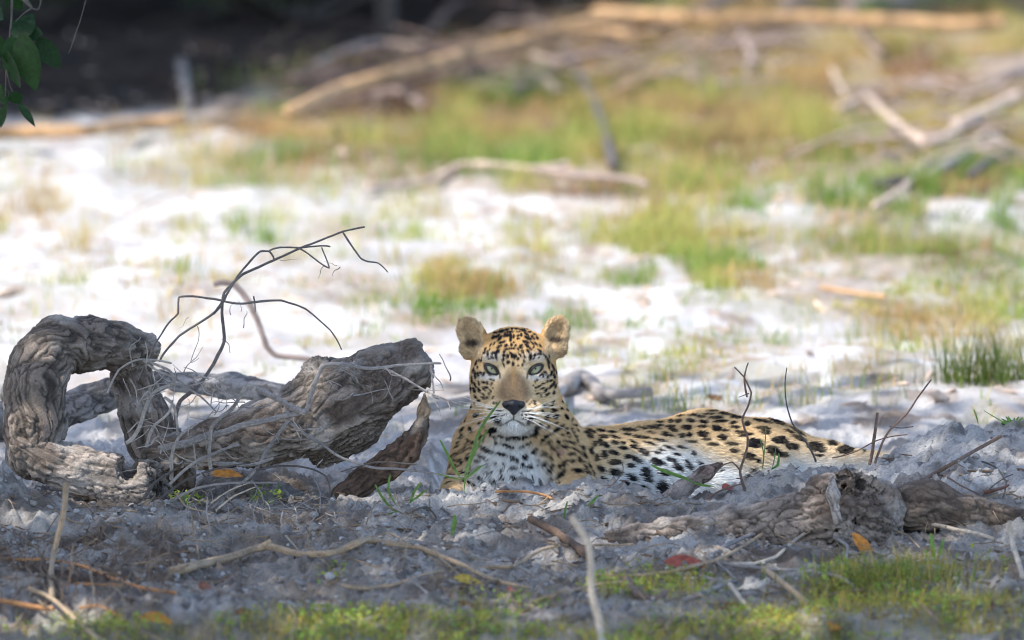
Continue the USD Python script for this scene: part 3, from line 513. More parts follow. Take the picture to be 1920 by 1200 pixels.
for t_, r_, m_, lb in (("300,935 340,905 400,880 470,868", 3, 'dark_twig', 'dark twig low behind the stump, left of the orange leaf'), ("320,940 372,915 430,905 520,905", 3.2, 'grey_twig', 'level grey twig in the litter under the broken log'), ("395,945 428,920 468,905", 2.0, 'pale_stick', 'pale twig crossing the litter below the orange leaf'), ("405,958 440,930 478,912", 2.4, 'pale_stick', 'second pale twig crossing the litter below the orange leaf'), ("380,890 420,930 445,955", 2.0, 'dark_twig', 'dark twig slanting down through the litter heap'), ("470,900 490,925 495,945", 1.6, 'grey_twig', 'thin twig standing in the litter right of the orange leaf'), ("270,935 290,905 330,880", 4.0, 'dark_twig', 'dark root stub beside the hollow stump'), ("345,955 365,925 410,900 440,895", 2.2, 'dark_twig', 'dark twig rising out of the litter right of the stump'), ("600,960 600,925 590,900", 1.5, 'grey_twig', 'thin upright twig in front of the bark piece'), ("330,925 350,950 400,962", 2.5, 'tan_stick', 'tan twig lying in the litter by the stump')):
    stick('dead_twig', lb, t_, r_, r_ * .5, m_, 19.75)
# sticks on the bank
stick('tan_stick', 'long smooth tan stick lying on the bank in the foreground', "318,1072 350,1064 400,1052 450,1040 500,1024 545,1036 600,1040 650,1028 690,1010", 9.5, 5, 'tan_stick', 19.05, .2, 'stick', parts=(("485,1030 498,1018 506,1014", 5, 3.5, 19.07, 0), ("400,1052 403,1044", 5, 3, 19.06, 0)))
stick('tan_stick', 'forked tan branch trailing over the bank below the leopard', "640,1035 683,1013 740,1020 790,1028 840,1047 880,1065 913,1083 947,1093 993,1102", 6.5, 3, 'tan_stick', 19.2, -.15, 'branch', parts=(("895,1066 957,1062 980,1053 1017,1030 1057,1023 1123,1022 1187,1020", 4, 2.2, 19.1, .12), ("957,1060 990,1062 1040,1058", 2.5, 1.3, 19.1, 0)))
stick('pale_stick', 'pale out of focus upright stalk close to the viewer at bottom centre', "1072,968 1090,995 1103,1020 1108,1067 1110,1113 1122,1160 1128,1215 1132,1275", 6.5, 7.5, 'pale_stick', 17.7, -.05, 'stick')
stick('brown_stick', 'thick brown stick stuck into the bank below the leopard', "995,973 1040,997 1073,1020 1106,1044", 8, 9, 'bark_brown', 19.45, -.08, 'stick', parts=(("1190,1000 1225,990 1245,1010", 2, 3, 19.5, 0),))
stick('pale_stick', 'slender tan stalk standing in front of the hollow stump at left', "126,905 122,940 113,990 100,1040 95,1090 98,1120", 6, 5, 'tan_stick', 18.9, -.1, 'stick')
for t_, r0, r1, m_, yy, lb in (("-20,1047 80,1050 150,1060 200,1080 260,1100 330,1112", 3.6, 3.4, 'orange_root', 19.0, 'orange root fringe on the left bank, highest of the three'), ("-20,1122 50,1135 100,1142", 5, 5, 'orange_root', 18.6, 'orange stick entering at the lower left edge'), ("55,1103 100,1125 150,1168 185,1198", 4.5, 4, 'tan_stick', 18.5, 'tan stick slanting down in the lower left corner'), ("140,1095 180,1096 230,1097", 3, 2, 'orange_root', 18.95, 'short orange root lying under the root fringe'), ("150,1140 185,1136 225,1155", 3, 1.5, 'orange_root', 18.65, 'bent orange root above the orange leaf'), ("135,1058 132,1085 128,1100", 2.5, 1.5, 'orange_root', 18.95, 'short hanging rootlet at left'), ("165,1060 185,1072 240,1085", 2.2, 1.6, 'orange_root', 18.97, 'thin orange rootlet branching from the fringe'), ("250,1058 290,1052 325,1050", 2.4, 1.6, 'tan_stick', 19.1, 'thin rootlet above the tan stick end'), ("640,1098 690,1103 740,1096 790,1080 830,1072", 4.5, 2.5, 'tan_stick', 18.95, 'dull curved stick on the bank at lower centre'), ("770,1085 800,1110 850,1135", 2.2, 1.8, 'grey_twig', 18.8, 'grey twig slanting down at lower centre'), ("535,1003 550,1020 562,1036", 1.8, 1.4, 'pale_stick', 19.15, 'thin pale twig leaning on the tan stick'), ("440,1055 455,1075 447,1098", 1.8, 1.2, 'dark_twig', 19.0, 'thin dark rootlet below the tan stick'), ("993,1128 1050,1112 1130,1095 1200,1090", 4, 3, 'tan_stick', 18.75, 'tan stick lying in the weeds at lower centre'), ("1120,1078 1180,1080 1240,1074 1300,1062 1345,1052", 4, 3.5, 'tan_stick', 18.95, 'long tan twig pointing at the red leaf'), ("1175,1085 1195,1112 1230,1122 1250,1105", 7, 5, 'far_brown', 18.75, 'bent grey root bulging from the ground at lower right of centre')):
    stick('twig', lb, t_, r0, r1, m_, yy, 0, 'twig')
for t_, r0, r1, m_, yy, lb in (("1270,1068 1341,1050 1395,1024 1452,989 1518,953", 4, 3, 'tan_stick', 19.2, 'long thin tan twig leaning on the rotten log'), ("1326,1043 1350,1060 1380,1090 1330,1085 1300,1070", 3, 2, 'grey_twig', 19.0, 'grey curled twig below the rotten log'), ("1326,1043 1395,1008 1460,989 1510,985 1556,1004 1590,1024 1583,1058 1567,1077", 4, 2.6, 'grey_twig', 19.15, 'grey bent twig looping over the rotten log'), ("1357,1058 1414,1056 1456,1043 1491,1012 1546,982", 3.2, 2.8, 'pale_stick', 19.1, 'pale twig crossing the rotten log'), ("1345,1055 1441,1066 1495,1070 1571,1081 1608,1110", 3.6, 3.4, 'grey_twig', 19.0, 'grey twig lying level under the rotten log'), ("1433,1066 1472,1096 1518,1135", 5.5, 5, 'tan_stick', 18.8, 'thick tan stick slanting down below the rotten log'), ("1368,1096 1388,1122 1412,1155", 5, 5, 'pale_stick', 18.65, 'pale stick slanting down at lower right of centre'), ("1280,1125 1320,1110 1370,1090", 5, 4, 'grey_twig', 18.7, 'grey stick in front of the curled twig'), ("1728,901 1790,866 1878,817", 4.4, 3, 'red_twig', 19.85, 'reddish brown stick leaning on the right sand heap'), ("1656,939 1705,970 1778,989 1865,1010", 4.6, 3.4, 'pale_stick', 19.3, 'pale stick leaning on the right log'), ("1893,978 1897,1016 1908,1050 1918,1082", 5, 5, 'pale_stick', 19.0, 'pale stalk standing near the right edge'), ("1645,775 1641,810 1636,845 1630,872", 2.8, 3.4, 'red_twig', 19.95, 'short upright reddish stub beside the leopard tail'), ("1747,712 1722,745 1700,775 1670,805 1655,830 1640,868", 1.6, 2.6, 'red_twig', 19.93, 'long thin twig rising from the sand heap right of the tail'), ("1668,800 1690,802 1712,799", 1.0, 1.2, 'dark_twig', 19.93, 'tiny level twig crossing the long thin one'), ("1560,858 1610,843 1645,826 1700,815", 1.4, 1.2, 'red_twig', 19.92, 'thin rootlet arching past the tail'), ("1475,690 1472,720 1475,760 1485,795 1505,820 1530,866", .9, 2.0, 'dark_twig', 19.9, 'hair thin stem in front of the leopard rump'), ("1840,865 1872,880 1887,905 1880,932", 1.8, 1.2, 'dark_twig', 19.8, 'curly dark rootlet on the right sand heap'), ("1842,930 1870,905 1900,890", 1.5, 1.0, 'dark_twig', 19.8, 'straight dark rootlet on the right sand heap'), ("1770,890 1800,910 1835,928", 2.0, 1.3, 'red_twig', 19.8, 'short brown twig below the reddish stick'), ("1845,925 1880,915 1892,910", 4, 2, 'brown_leaf', 19.78, 'brown bark chip on the right sand heap'), ("930,922 970,920 1020,928 1035,935", 2.6, 2.4, 'orange_root', 19.74, 'orange brown twig lying in front of the leopard chest'), ("1005,948 1025,935 1032,925", 2.2, 1.5, 'tan_stick', 19.72, 'short tan twig below the leopard paw'), ("1165,868 1167,885 1150,905 1140,915", .9, 1.0, 'red_twig', 19.75, 'tiny curved rootlet in front of the leopard flank'), ("1325,935 1360,915 1390,908", 2, 1.2, 'red_twig', 19.77, 'small reddish twig behind the broken stick'), ("780,870 700,868 640,885", 1.6, 1.2, 'dark_twig', 19.7, 'thin dark twig reaching past the bark piece'), ("770,960 800,950 818,972", 2, 1.4, 'dark_twig', 19.6, 'small dark twig on the bank left of the leopard')):
    stick('twig', lb, t_, r0, r1, m_, yy, 0, 'twig')
stick('dead_twig', 'crooked dark twig standing upright in front of the leopard flank', "1397,918 1388,882 1398,850 1402,825 1393,790 1400,768 1408,735 1395,705 1378,688", 2.9, 1.3, 'red_twig', 19.8, 0, 'twig', parts=(("1400,745 1396,705 1404,680", 2.2, 1.3), ("1388,882 1372,868 1352,874", 1.8, 1.2), ("1404,738 1385,745", 1.3, .7)))
# ------------------------------------------------------------------ branches and poles in the sunlit distance
def far_branch(name, label, text, r0, r1, m, cat='branch', parts=(), lift=.0):
    P = g_path(text, lift); t = thing(name, label, cat, None, P[0])
    obj('stem', tube(P, np.linspace(r0, r1, len(P)) * MPP * (P[0, 1] / 20), 9, rough=.15, seed=len(USED) % 89), m, t, smooth=True, origin=P[0])
    for tx, a, b in parts:
        Q = g_path(tx, lift); obj('twig', tube(Q, np.linspace(a, b, len(Q)) * MPP * (P[0, 1] / 20), 7, rough=.15), m, t, smooth=True, origin=P[0])
    return t
far_branch('fallen_pole', 'blurred orange log lying along the edge of the dark wood at left', "-60,252 60,250 160,248 250,236 345,226", 14, 11, 'far_wood', 'log', lift=.06)
far_branch('fallen_branch', 'long blurred orange branch curving up from the grass to the pole', "540,212 590,190 640,168 720,146 800,122 880,106 960,84 1040,58 1110,40 1190,32 1290,33", 12, 13, 'far_wood', lift=.13, parts=(("1060,62 1120,58 1190,66 1230,60", 9, 8),))
far_branch('fallen_pole', 'straight orange pole lying along the top right', "1120,26 1250,36 1400,36 1550,38 1700,44 1790,48 1880,40", 15, 12, 'far_wood', 'pole', lift=.13)
far_branch('fallen_branch', 'grey brown root arching at the edge of the dark wood', "560,150 610,110 680,84 720,80 790,90 870,96", 6, 7, 'far_mauve', lift=.04)
far_branch('fallen_branch', 'dull curved branch arching through the shade at top centre', "800,60 840,20 880,4 940,2 1000,24 1060,50", 8, 9, 'far_brown', lift=.04)
far_branch('fallen_branch', 'grey branches crossing the pole at top right of centre', "1200,60 1290,30 1350,6 1390,-12", 10, 10, 'far_brown', parts=(("1440,50 1470,20 1510,-10", 10, 9), ("1580,-20 1592,14 1620,60 1655,95", 9, 7)), lift=.08)
far_branch('fallen_branch', 'dark leaning stick in the dry grass at top centre', "1060,90 1085,140 1112,190 1132,240 1150,310", 7, 9, 'far_dark', lift=.05)
far_branch('fallen_branch', 'bluish grey stub lying above the dark leaning stick', "960,180 1000,155 1030,130 1065,105", 13, 8, 'far_dark', lift=.03)
far_branch('fallen_branch', 'pale bent branch with a sharp knee at the right', "1575,202 1600,196 1625,183 1650,205 1690,240 1735,266 1770,262 1800,240", 7, 9, 'far_pinkish', lift=.08, parts=(("1790,240 1820,225 1870,200 1910,180", 15, 11),))
far_branch('fallen_branch', 'thin pale branch slanting across the right edge', "1640,390 1700,350 1730,310 1790,278 1850,250 1930,210", 7, 6, 'far_pinkish', lift=.05)
far_branch('fallen_log', 'dark blurred log end on the sand at right', "1635,355 1690,340 1740,322 1790,326", 8, 11, 'far_dark', 'log', lift=.02)
far_branch('fallen_log', 'grey log lying behind the pale branches at the right edge', "1740,330 1800,300 1860,270 1950,200", 12, 16, 'far_grey', 'log', lift=.03)
far_branch('fallen_log', 'grey log sloping up to the right edge', "1760,190 1830,165 1890,145 1950,130", 10, 16, 'far_mauve', 'log', lift=.04)
stick('dead_twig', 'short grey stick standing in the dark undergrowth at upper left', '338,112 345,150 352,192', 9, 10, 'far_grey', 33.5)
far_branch('fallen_branch', 'pinkish branch lying along the edge of the bright sand', "690,352 760,348 820,335 862,312 920,310 1000,318 1065,308", 8, 7, 'far_pinkish', lift=.03)
far_branch('fallen_branch', 'thin arched twig over the sand at left', "235,405 290,378 350,364 400,372 430,395", 3, 2.5, 'far_pinkish', lift=.06)
far_branch('fallen_branch', 'brown stick on the bright sand at right', "1540,548 1600,552 1660,560", 5, 5, 'far_wood', lift=.02)
stick('dead_bough', 'blurred brown bent branch standing behind the arching twig', "400,532 440,535 465,560 482,600 500,650 520,668 560,672 610,680", 6, 5, 'far_mauve', 22.2, 0, 'branch', wob=.003)
far_branch('fallen_branch', 'blurred grey branch on the sand right behind the leopard head', "1040,745 1090,705 1150,740 1220,738", 10, 9, 'far_grey', lift=.03)
far_branch('fallen_log', 'blurred blue grey stone like log behind the leopard neck', "1060,728 1090,712 1130,745", 20, 14, 'far_grey', 'log', lift=.02)
far_branch('fallen_branch', 'blurred level branch behind the leopard at left', "800,768 840,760 880,762", 9, 8, 'far_grey', lift=.03)

for tx, r0, r1, m, lb in (("1100,195 1180,160 1250,130 1335,72", 7, 6, 'far_wood', 'thin orange branch slanting up to the pole below its middle'), ("1240,58 1290,34 1340,4 1375,-20", 11, 9, 'far_mauve', 'mauve branch crossing over the left half of the pole'), ("1000,112 1060,118 1120,100 1180,104", 8, 7, 'far_mauve', 'mauve branch lying under the long orange branch'), ("870,150 930,138 990,140 1040,170", 9, 7, 'far_mauve', 'arched mauve root in the slope left of the grey stub'), ("1290,95 1300,130 1290,160", 8, 6, 'far_brown', 'short brown stub under the pole'), ("1390,70 1410,110 1400,140", 9, 6, 'far_mauve', 'pinkish stub hanging below the pole'), ("1600,50 1625,80 1650,105", 7, 5, 'far_pinkish', 'pale stub slanting down from the pole at right'), ("1560,130 1575,165 1590,190", 5, 4, 'far_pinkish', 'pale thin stick left of the bent branch'), ("700,185 740,172 790,200", 9, 7, 'far_mauve', 'dull root in the brown slope at upper centre'), ("1010,318 1080,330 1160,335 1210,352", 8, 6, 'far_mauve', 'mauve branch along the edge of the sand right of the pinkish one'), ("1820,330 1860,300 1900,290", 9, 7, 'far_dark', 'dark stick at the right edge under the grey log'), ("1850,250 1880,270 1930,300", 8, 6, 'far_grey', 'grey stick crossing the logs at the right edge')):
    far_branch('fallen_branch', lb, tx, r0, r1, m, lift=.05)
def brush(label, n, boxes, m, seed):
    rng = np.random.default_rng(seed); parts = []
    for i in range(n):
        u0, u1, v0, v1 = boxes[i % len(boxes)]; p = G(rng.uniform(u0, u1), rng.uniform(v0, v1)); a = rng.normal(0, .5); L = rng.uniform(.12, .4); d = np.array([math.cos(a), math.sin(a) * .6, rng.normal(.0, .22)])
        Q = spline([p - d * L / 2, p + [0, 0, rng.uniform(0, .05)], p + d * L / 2], 4) + [0, 0, rng.uniform(.005, .06)]; r = rng.uniform(.003, .009); parts.append(tube(Q, np.linspace(r, r * .6, len(Q)), 5, rough=.15, seed=i))
    tag(UsdGeom.Mesh(obj('brushwood', join(parts), m, None)), label, 'brushwood', None, 'stuff')
brush('brown brushwood heaped under the pole and along the edge of the wood', 170, ((1000, 1500, 60, 150), (700, 1050, 110, 190), (560, 800, 150, 230)), 'far_brown', 1)
brush('pale mauve brushwood lying in the dry slope', 100, ((900, 1500, 70, 200), (1600, 1920, 180, 340)), 'far_mauve', 2)
brush('dark sticks littering the floor of the wood at upper left', 90, ((0, 600, 60, 215), (400, 1000, 0, 110)), 'far_black', 3)
# ------------------------------------------------------------------ fallen leaves
def leaf(name, label, px, py, L, Wd, m, y=None, az=None, tilt=.3, curl=.35):
    at = W(px, py, y) if y else G(px, py, .008); az = RNG.uniform(0, 6.28) if az is None else math.radians(az)
    x = np.array([math.cos(az), math.sin(az), tilt]); s = at[1] / 20 * MPP
    v, f = place(leaf_mesh(L * s, Wd * s, curl, .3), at - unit(x) * L * s * .5, frame(x, [.1, -.6, 1])); t = thing(name, label, 'leaf', None, at); obj('blade', (v, f), m, t, smooth=True, origin=at)
leaf('fallen_leaf', 'bright orange leaf in the litter under the broken log', 425, 889, 60, 30, 'orange_leaf', 19.8, 5, .02, .1); leaf('fallen_leaf', 'curled orange leaf at the bottom left', 300, 1160, 75, 42, 'orange_leaf', None, -12, .0, .5)
leaf('fallen_leaf', 'red leaf under the twigs at lower right of centre', 1290, 1056, 90, 42, 'red_leaf', None, 5, .02, .2); leaf('fallen_leaf', 'curled yellow leaf on the bank below the forked branch', 880, 1090, 64, 30, 'yellow_leaf', None, 8, .02, .3)
leaf('fallen_leaf', 'maroon leaf on the bank below the tan stick', 386, 1098, 30, 26, 'brown_leaf', None, 30); leaf('fallen_leaf', 'dark red leaf among twigs at lower centre', 965, 1112, 40, 26, 'red_leaf', None, 70); leaf('fallen_leaf', 'brown leaf in the weeds at lower centre', 872, 1134, 40, 28, 'brown_leaf', None, 10)
leaf('fallen_leaf', 'yellow strip of bark leaf leaning under the rotten log', 1622, 1030, 85, 28, 'orange_leaf', 19.2, -45, -.9, .05); leaf('fallen_leaf', 'rust brown leaf at the leopard hind foot', 1365, 913, 24, 22, 'red_leaf', 19.78, 20); leaf('fallen_leaf', 'dark red leaf in the right foreground grass', 1375, 1140, 50, 26, 'brown_leaf', None, 0)
leaf('fallen_leaf', 'reddish leaf at the bottom edge right of centre', 1560, 1180, 46, 26, 'orange_leaf', None, 20); leaf('fallen_leaf', 'blurred brown leaf standing on the sand behind the leopard back', 1340, 745, 28, 30, 'brown_leaf', None, 80, .8); leaf('fallen_leaf', 'green and yellow leaf at the right edge', 1900, 795, 60, 30, 'dark_leaf', 20.3, 25, .3)
leaf('fallen_leaf', 'brown leaf at bottom left of centre', 460, 1150, 40, 24, 'brown_leaf', None, 15)

# ------------------------------------------------------------------ grass
def tuft(label, px, py, n, h, spread, green, wd=.003, group=None, y=None, lean=.5):
    b = G(px, py) if y is None else np.array([W(px, py, y)[0], y, W(px, py, y)[2]]); rng = np.random.default_rng(int(px * 7 + py)); pos = b + rng.normal(0, 1, (n, 3)) * [spread, spread * .7, 0]; pos[:, 2] = (land(pos[:, 0], pos[:, 1]) if y is None else b[2]) - .004
    V, F, m = blades(n, pos, h * rng.uniform(.5, 1.15, n), wd * rng.uniform(.6, 1.2, n), lean, rng); t = thing('grass_tuft', label, 'grass', group, b)
    col = np.repeat(mixc(np.tile([.125, .18, .035], (n, 1)), np.array([.40, .32, .12]), (rng.uniform(0, 1, n) > green) * rng.uniform(.4, 1, n)) * rng.uniform(.7, 1.25, (n, 1)) * (.55 if green > .96 and py > 600 else 1), m, 0)
    tag(UsdGeom.Mesh(obj('blades', (V, F), 'grass_look', t, origin=b, col=col)), kind='stuff')
for px, py, n, h, sp, g, lb in ((1822, 725, 190, .13, .05, .97, 'dark green grass tuft on the sand at right, left of a pair'), (1885, 715, 150, .14, .045, .97, 'dark green grass tuft at the right edge, right of a pair'), (1680, 655, 40, .10, .05, .6, 'sparse green tuft on the bright sand at right'), (1260, 775, 40, .08, .04, .7, 'green tuft just behind the leopard back'), (1390, 765, 40, .07, .06, .75, 'low green tuft behind the leopard hips'), (1480, 760, 30, .06, .06, .7, 'low grass behind the leopard rump'), (1240, 720, 14, .09, .02, .8, 'few tall blades behind the leopard shoulder'),
    (1690, 1085, 320, .055, .07, .7, 'yellow green mossy clump at the foot of the rotten log'), (1600, 1120, 160, .04, .06, .75, 'fine mossy clump left of the yellow green one'), (1300, 760, 30, .07, .05, .6, 'wispy grass behind the highest part of the leopard back'), (1570, 730, 26, .08, .05, .7, 'wispy grass on the shaded sand right of the rump'), (1150, 760, 20, .06, .04, .6, 'wispy grass behind the leopard shoulder'), (1640, 760, 20, .06, .05, .5, 'thin grass behind the right sand heap'), (700, 820, 30, .05, .06, .8, 'low green grass behind the bark piece'), (160, 790, 26, .04, .04, .9, 'green grass seen through the arched log'),
    (20, 640, 14, .13, .03, .35, 'tall dry stalks at the left edge behind the arch'), (880, 560, 110, .10, .12, .6, 'yellow green grass clump behind the leopard ears'), (1000, 520, 60, .08, .08, .5, 'small yellowish clump above the leopard head'), (700, 585, 50, .07, .07, .25, 'ochre dry clump right of the arching twig'), (1590, 640, 30, .1, .05, .5, 'thin grass clump on the sand at right of centre'), (1560, 480, 60, .09, .08, .6, 'blurred grass clump in the bright right middle'), (1750, 470, 120, .12, .12, .7, 'large blurred green clump at right middle'), (1850, 560, 90, .11, .09, .5, 'straw coloured clump at the right edge middle'), (1230, 470, 70, .08, .09, .75, 'blurred green clump above the leopard back'), (1420, 470, 60, .08, .08, .7, 'blurred green clump in the centre right sand'), (480, 350, 110, .10, .14, .45, 'olive brown clump on the sand at upper left of centre'), (620, 340, 80, .10, .1, .5, 'olive clump right of the brown one at upper left'), (930, 290, 90, .1, .12, .6, 'green olive clump in the dry slope at top centre'), (780, 270, 80, .1, .12, .5, 'olive clump in the dry slope left of centre'), (1330, 280, 90, .1, .12, .65, 'green clump in the dry slope right of the dark stick'), (1480, 190, 90, .1, .12, .7, 'green clump on the slope left of the bent branch'), (1730, 95, 120, .12, .14, .95, 'bright green clump under the pole at top right'), (960, 110, 60, .1, .1, .95, 'bright green clump on the long branch'), (1180, 130, 60, .1, .1, .95, 'bright green clump right of the long branch'), (1560, 330, 70, .1, .1, .5, 'dry clump left of the dark log end'), (230, 330, 30, .08, .06, .4, 'small clump on the sand at left'), (480, 175, 80, .12, .12, .85, 'green clump at the edge of the dark wood')):
    tuft(lb, px, py, n, h, sp, g)
def blade_thing(label, text, w0, y, m='fresh_grass'):
    P = px_path(text, y, 0, 0, 6); n = len(P); T = unit(np.gradient(P, axis=0)); S_ = unit(np.cross(T, [0.15, 1, .2])); w = w0 * MPP * np.sin(math.pi * (np.linspace(0, 1, n) * .86 + .12)) ** .7
    V = np.vstack([P - S_ * w[:, None] / 2, P + S_ * w[:, None] / 2 ,P + np.cross(S_, T) * w[:, None] * .18]); F = []
    for i in range(n - 1): F += [[i, i + 1, 2 * n + i + 1], [i, 2 * n + i + 1, 2 * n + i], [2 * n + i, 2 * n + i + 1, n + i + 1], [2 * n + i, n + i + 1, n + i]]
    return V, np.array(F)
leaf_look('fresh_grass', (.11, .20, .045), .35, .45); leaf_look('shade_grass', (.07, .16, .04), .3)
def sprig(label, blades_, y, m='fresh_grass'):
    P0 = W(*[float(q) for q in blades_[0][0].split()[-1].split(',')], y); t = thing('grass_sprig', label, 'grass', None, P0)
    for tx, w in blades_: obj('blade', blade_thing('', tx, w, y), m, t, smooth=True, origin=P0)
sprig('green grass sprig with a seed stalk standing in front of the leopard chest', (("938,752 918,778 898,810 885,850 874,880 871,925", 5.5), ("915,806 900,828 885,860 872,905", 4), ("825,825 838,850 856,885 868,900", 5), ("905,872 885,888 870,900", 5), ("820,888 845,895 868,900", 3)), 19.74)
sprig('two green blades on the bank below the leopard paw', (("1122,928 1100,952 1075,975 1058,992", 6.5), ("1064,940 1058,965 1055,1000", 4)), 19.5)
sprig('green blade lying over the leopard flank', (("1222,872 1250,885 1280,895 1300,905", 7), ("1300,905 1320,910 1338,912", 5)), 19.8)
sprig('blurred green blade standing on the bank left of the leopard', (("853,965 851,985 846,1003", 8), ("856,975 852,990 848,1004", 5)), 19.1)
sprig('green grass sprig on the bank left of the leopard', (("703,908 715,930 735,955 760,960", 5), ("732,890 728,920 745,950", 5), ("790,905 775,925 766,960", 5), ("725,965 745,962 765,960", 6), ("800,918 785,930 765,945", 4)), 19.65)
sprig('thin pale stems in front of the leopard rump', (("1425,825 1432,850 1430,880", 2.5), ("1436,800 1434,840 1428,885", 2.0), ("1455,835 1452,860 1447,882", 2.0), ("1460,850 1458,872 1445,880", 5)), 19.82, 'shade_grass')
sprig('dark green blades at the foot of the right log', (("1745,1000 1750,1040 1748,1080", 9), ("1770,1010 1758,1050 1750,1080", 7), ("1735,1030 1742,1060 1748,1080", 6)), 19.0)
sprig('small green blades on the right sand heap', (("1826,768 1832,785 1834,795", 3), ("1845,770 1870,785 1890,795", 2)), 20.1)
def spiky(label, px, py, n, L, y):
    rng = np.random.default_rng(int(px)); P0 = W(px, py, y); t = thing('weed', label, 'weed', None, P0); pts = []
    for i in range(n):
        a = rng.uniform(-.2, math.pi + .2); l = L * rng.uniform(.6, 1.1); q = [f'{px + math.cos(a) * l * k:.1f},{py - math.sin(a) * l * k * .7 + 3 * k * k:.1f}' for k in (1, .6, .3, 0)]
        obj('blade', blade_thing('', ' '.join(q), 4, y + rng.uniform(-.02, .02)), 'fresh_grass', t, smooth=True, origin=P0)
spiky('spiky green weed on the sand heap at the right edge', 1900, 800, 14, 32, 20.1)
# grass one cannot count: the sunlit slope and clearing
def scatter(n, box, rng, keep):
    out = []
    while sum(map(len, out)) < n:
        P = np.stack([rng.uniform(box[0], box[1], n), rng.uniform(box[2], box[3], n), np.zeros(n)], 1); P[:, 2] = land(P[:, 0], P[:, 1]); u, v = to_px(P); out.append(P[rng.uniform(0, 1, n) < keep(u, v, P)])
    return np.vstack(out)[:n]
rng = np.random.default_rng(17)
for nm, lb, n, which, hts, wd, pal in (('meadow_grass', 'short green grass in patches over the clearing and slope', 36000, 0, (.03, .09), .004, ((.12, .195, .035), (.21, .25, .05), (.36, .33, .09), (.32, .22, .09))), ('dry_grass', 'dry straw and brown stems in patches over the clearing and slope', 36000, 1, (.02, .08), .0035, ((.16, .085, .05), (.36, .20, .085), (.46, .33, .14), (.30, .27, .10)))):
    clump = lambda P: sstep(.36, .66, fbm(P * np.array([5.5, 2.6, 0]), 3, 71 + which))
    P = scatter(n, (-2.2, 2.2, 21.3, 41), rng, lambda u, v, P, w=which: (lambda c: c[w] ** 1.2)(cover(u, v, P)) * (.12 + .88 * clump(P)) * np.where(v > 700, .35, 1) * np.where(P[:, 1] < 24, .5, 1) * (np.where(v < 345, .38, 1) if w == 0 else 1))
    big = .55 + .9 * clump(P) * sstep(23, 29, P[:, 1])
    V, F, m = blades(n, P - [0, 0, .003], rng.uniform(*hts, n) * big, wd * rng.uniform(.7, 1.4, n), .6 if which == 0 else 1.3, rng, seg=2)
    hue = np.clip((fbm(P * np.array([3.1, 1.4, 0]), 3, 80 + which) - .5) * 3.2 + .5 + rng.normal(0, .16, n), 0, 1); k3 = hue * (len(pal) - 1); i3 = np.minimum(k3.astype(int), len(pal) - 2); pa = np.array(pal)
    col = np.repeat(mixc(pa[i3], pa[i3 + 1], k3 - i3) * rng.uniform(.75, 1.25, (n, 1)), m, 0)
    tag(UsdGeom.Mesh(obj(nm, (V, F), 'grass_look', None, col=col)), lb, 'grass', None, 'stuff')
# weeds and moss at the bottom of the picture
def fore_keep(u, v, P): return np.clip(ell_px(u, v, "1640,1110,150,45,1 1730,1090,90,40,.9 700,1175,300,28,1 560,1185,200,25,.8 1230,1105,140,32,.8 1420,1180,250,40,.8 1800,1160,160,50,.7 200,1190,220,22,.7 1560,1150,120,40,.8 960,1205,980,26,.85 1850,1095,60,50,.5 620,1080,40,20,.5 350,940,40,20,.6 500,940,40,14,.6 560,905,50,14,.5 700,900,60,20,.3 950,1140,120,22,.5"), 0, 1)
P = scatter(7000, (-1.15, 1.15, 17.3, 20.1), rng, lambda u, v, P: fore_keep(u, v, P) ** 1.5 * sstep(.38, .6, fbm(P * np.array([14, 5, 0]), 2, 50)))
V, F = [], []; n = len(P)
L = rng.uniform(.006, .014, n)[:, None]; az = rng.uniform(0, 6.283, n); d = np.stack([np.cos(az), np.sin(az), rng.uniform(.1, .9, n)], 1); s = np.stack([-np.sin(az), np.cos(az), 0 * az], 1); base = P + np.stack([0 * az, 0 * az, rng.uniform(0, .022, n)], 1)
V = np.stack([base, base + d * L * .5 + s * L * .32, base + d * L, base + d * L * .5 - s * L * .32], 1).reshape(-1, 3); o = np.arange(n)[:, None] * 4; F = np.vstack([o + [0, 1, 2], o + [0, 2, 3]])
col = np.repeat(mixc(np.tile([.19, .31, .05], (n, 1)), np.array([.42, .38, .07]), rng.uniform(0, 1, n) ** 2) * rng.uniform(.6, 1.2, (n, 1)), 4, 0)
tag(UsdGeom.Mesh(obj('ground_cover', (V, F), 'grass_look', None, col=col)), 'tiny green seedlings covering the ground at the bottom of the picture', 'weeds', None, 'stuff')
P = scatter(5200, (-1.15, 1.15, 17.3, 19.6), rng, lambda u, v, P: fore_keep(u, v, P) ** 2 * np.where(u > 1400, 1, .5)); n = len(P)
V, F, m = blades(n, P, rng.uniform(.012, .055, n), .0016 * rng.uniform(.7, 1.4, n), .9, rng, seg=2)
col = np.repeat(mixc(np.tile([.27, .26, .045], (n, 1)), np.array([.42, .28, .06]), rng.uniform(0, 1, n)) * rng.uniform(.7, 1.2, (n, 1)), m, 0)
tag(UsdGeom.Mesh(obj('moss_grass', (V, F), 'grass_look', None, col=col)), 'fine yellow green grass at the bottom of the picture', 'grass', None, 'stuff')
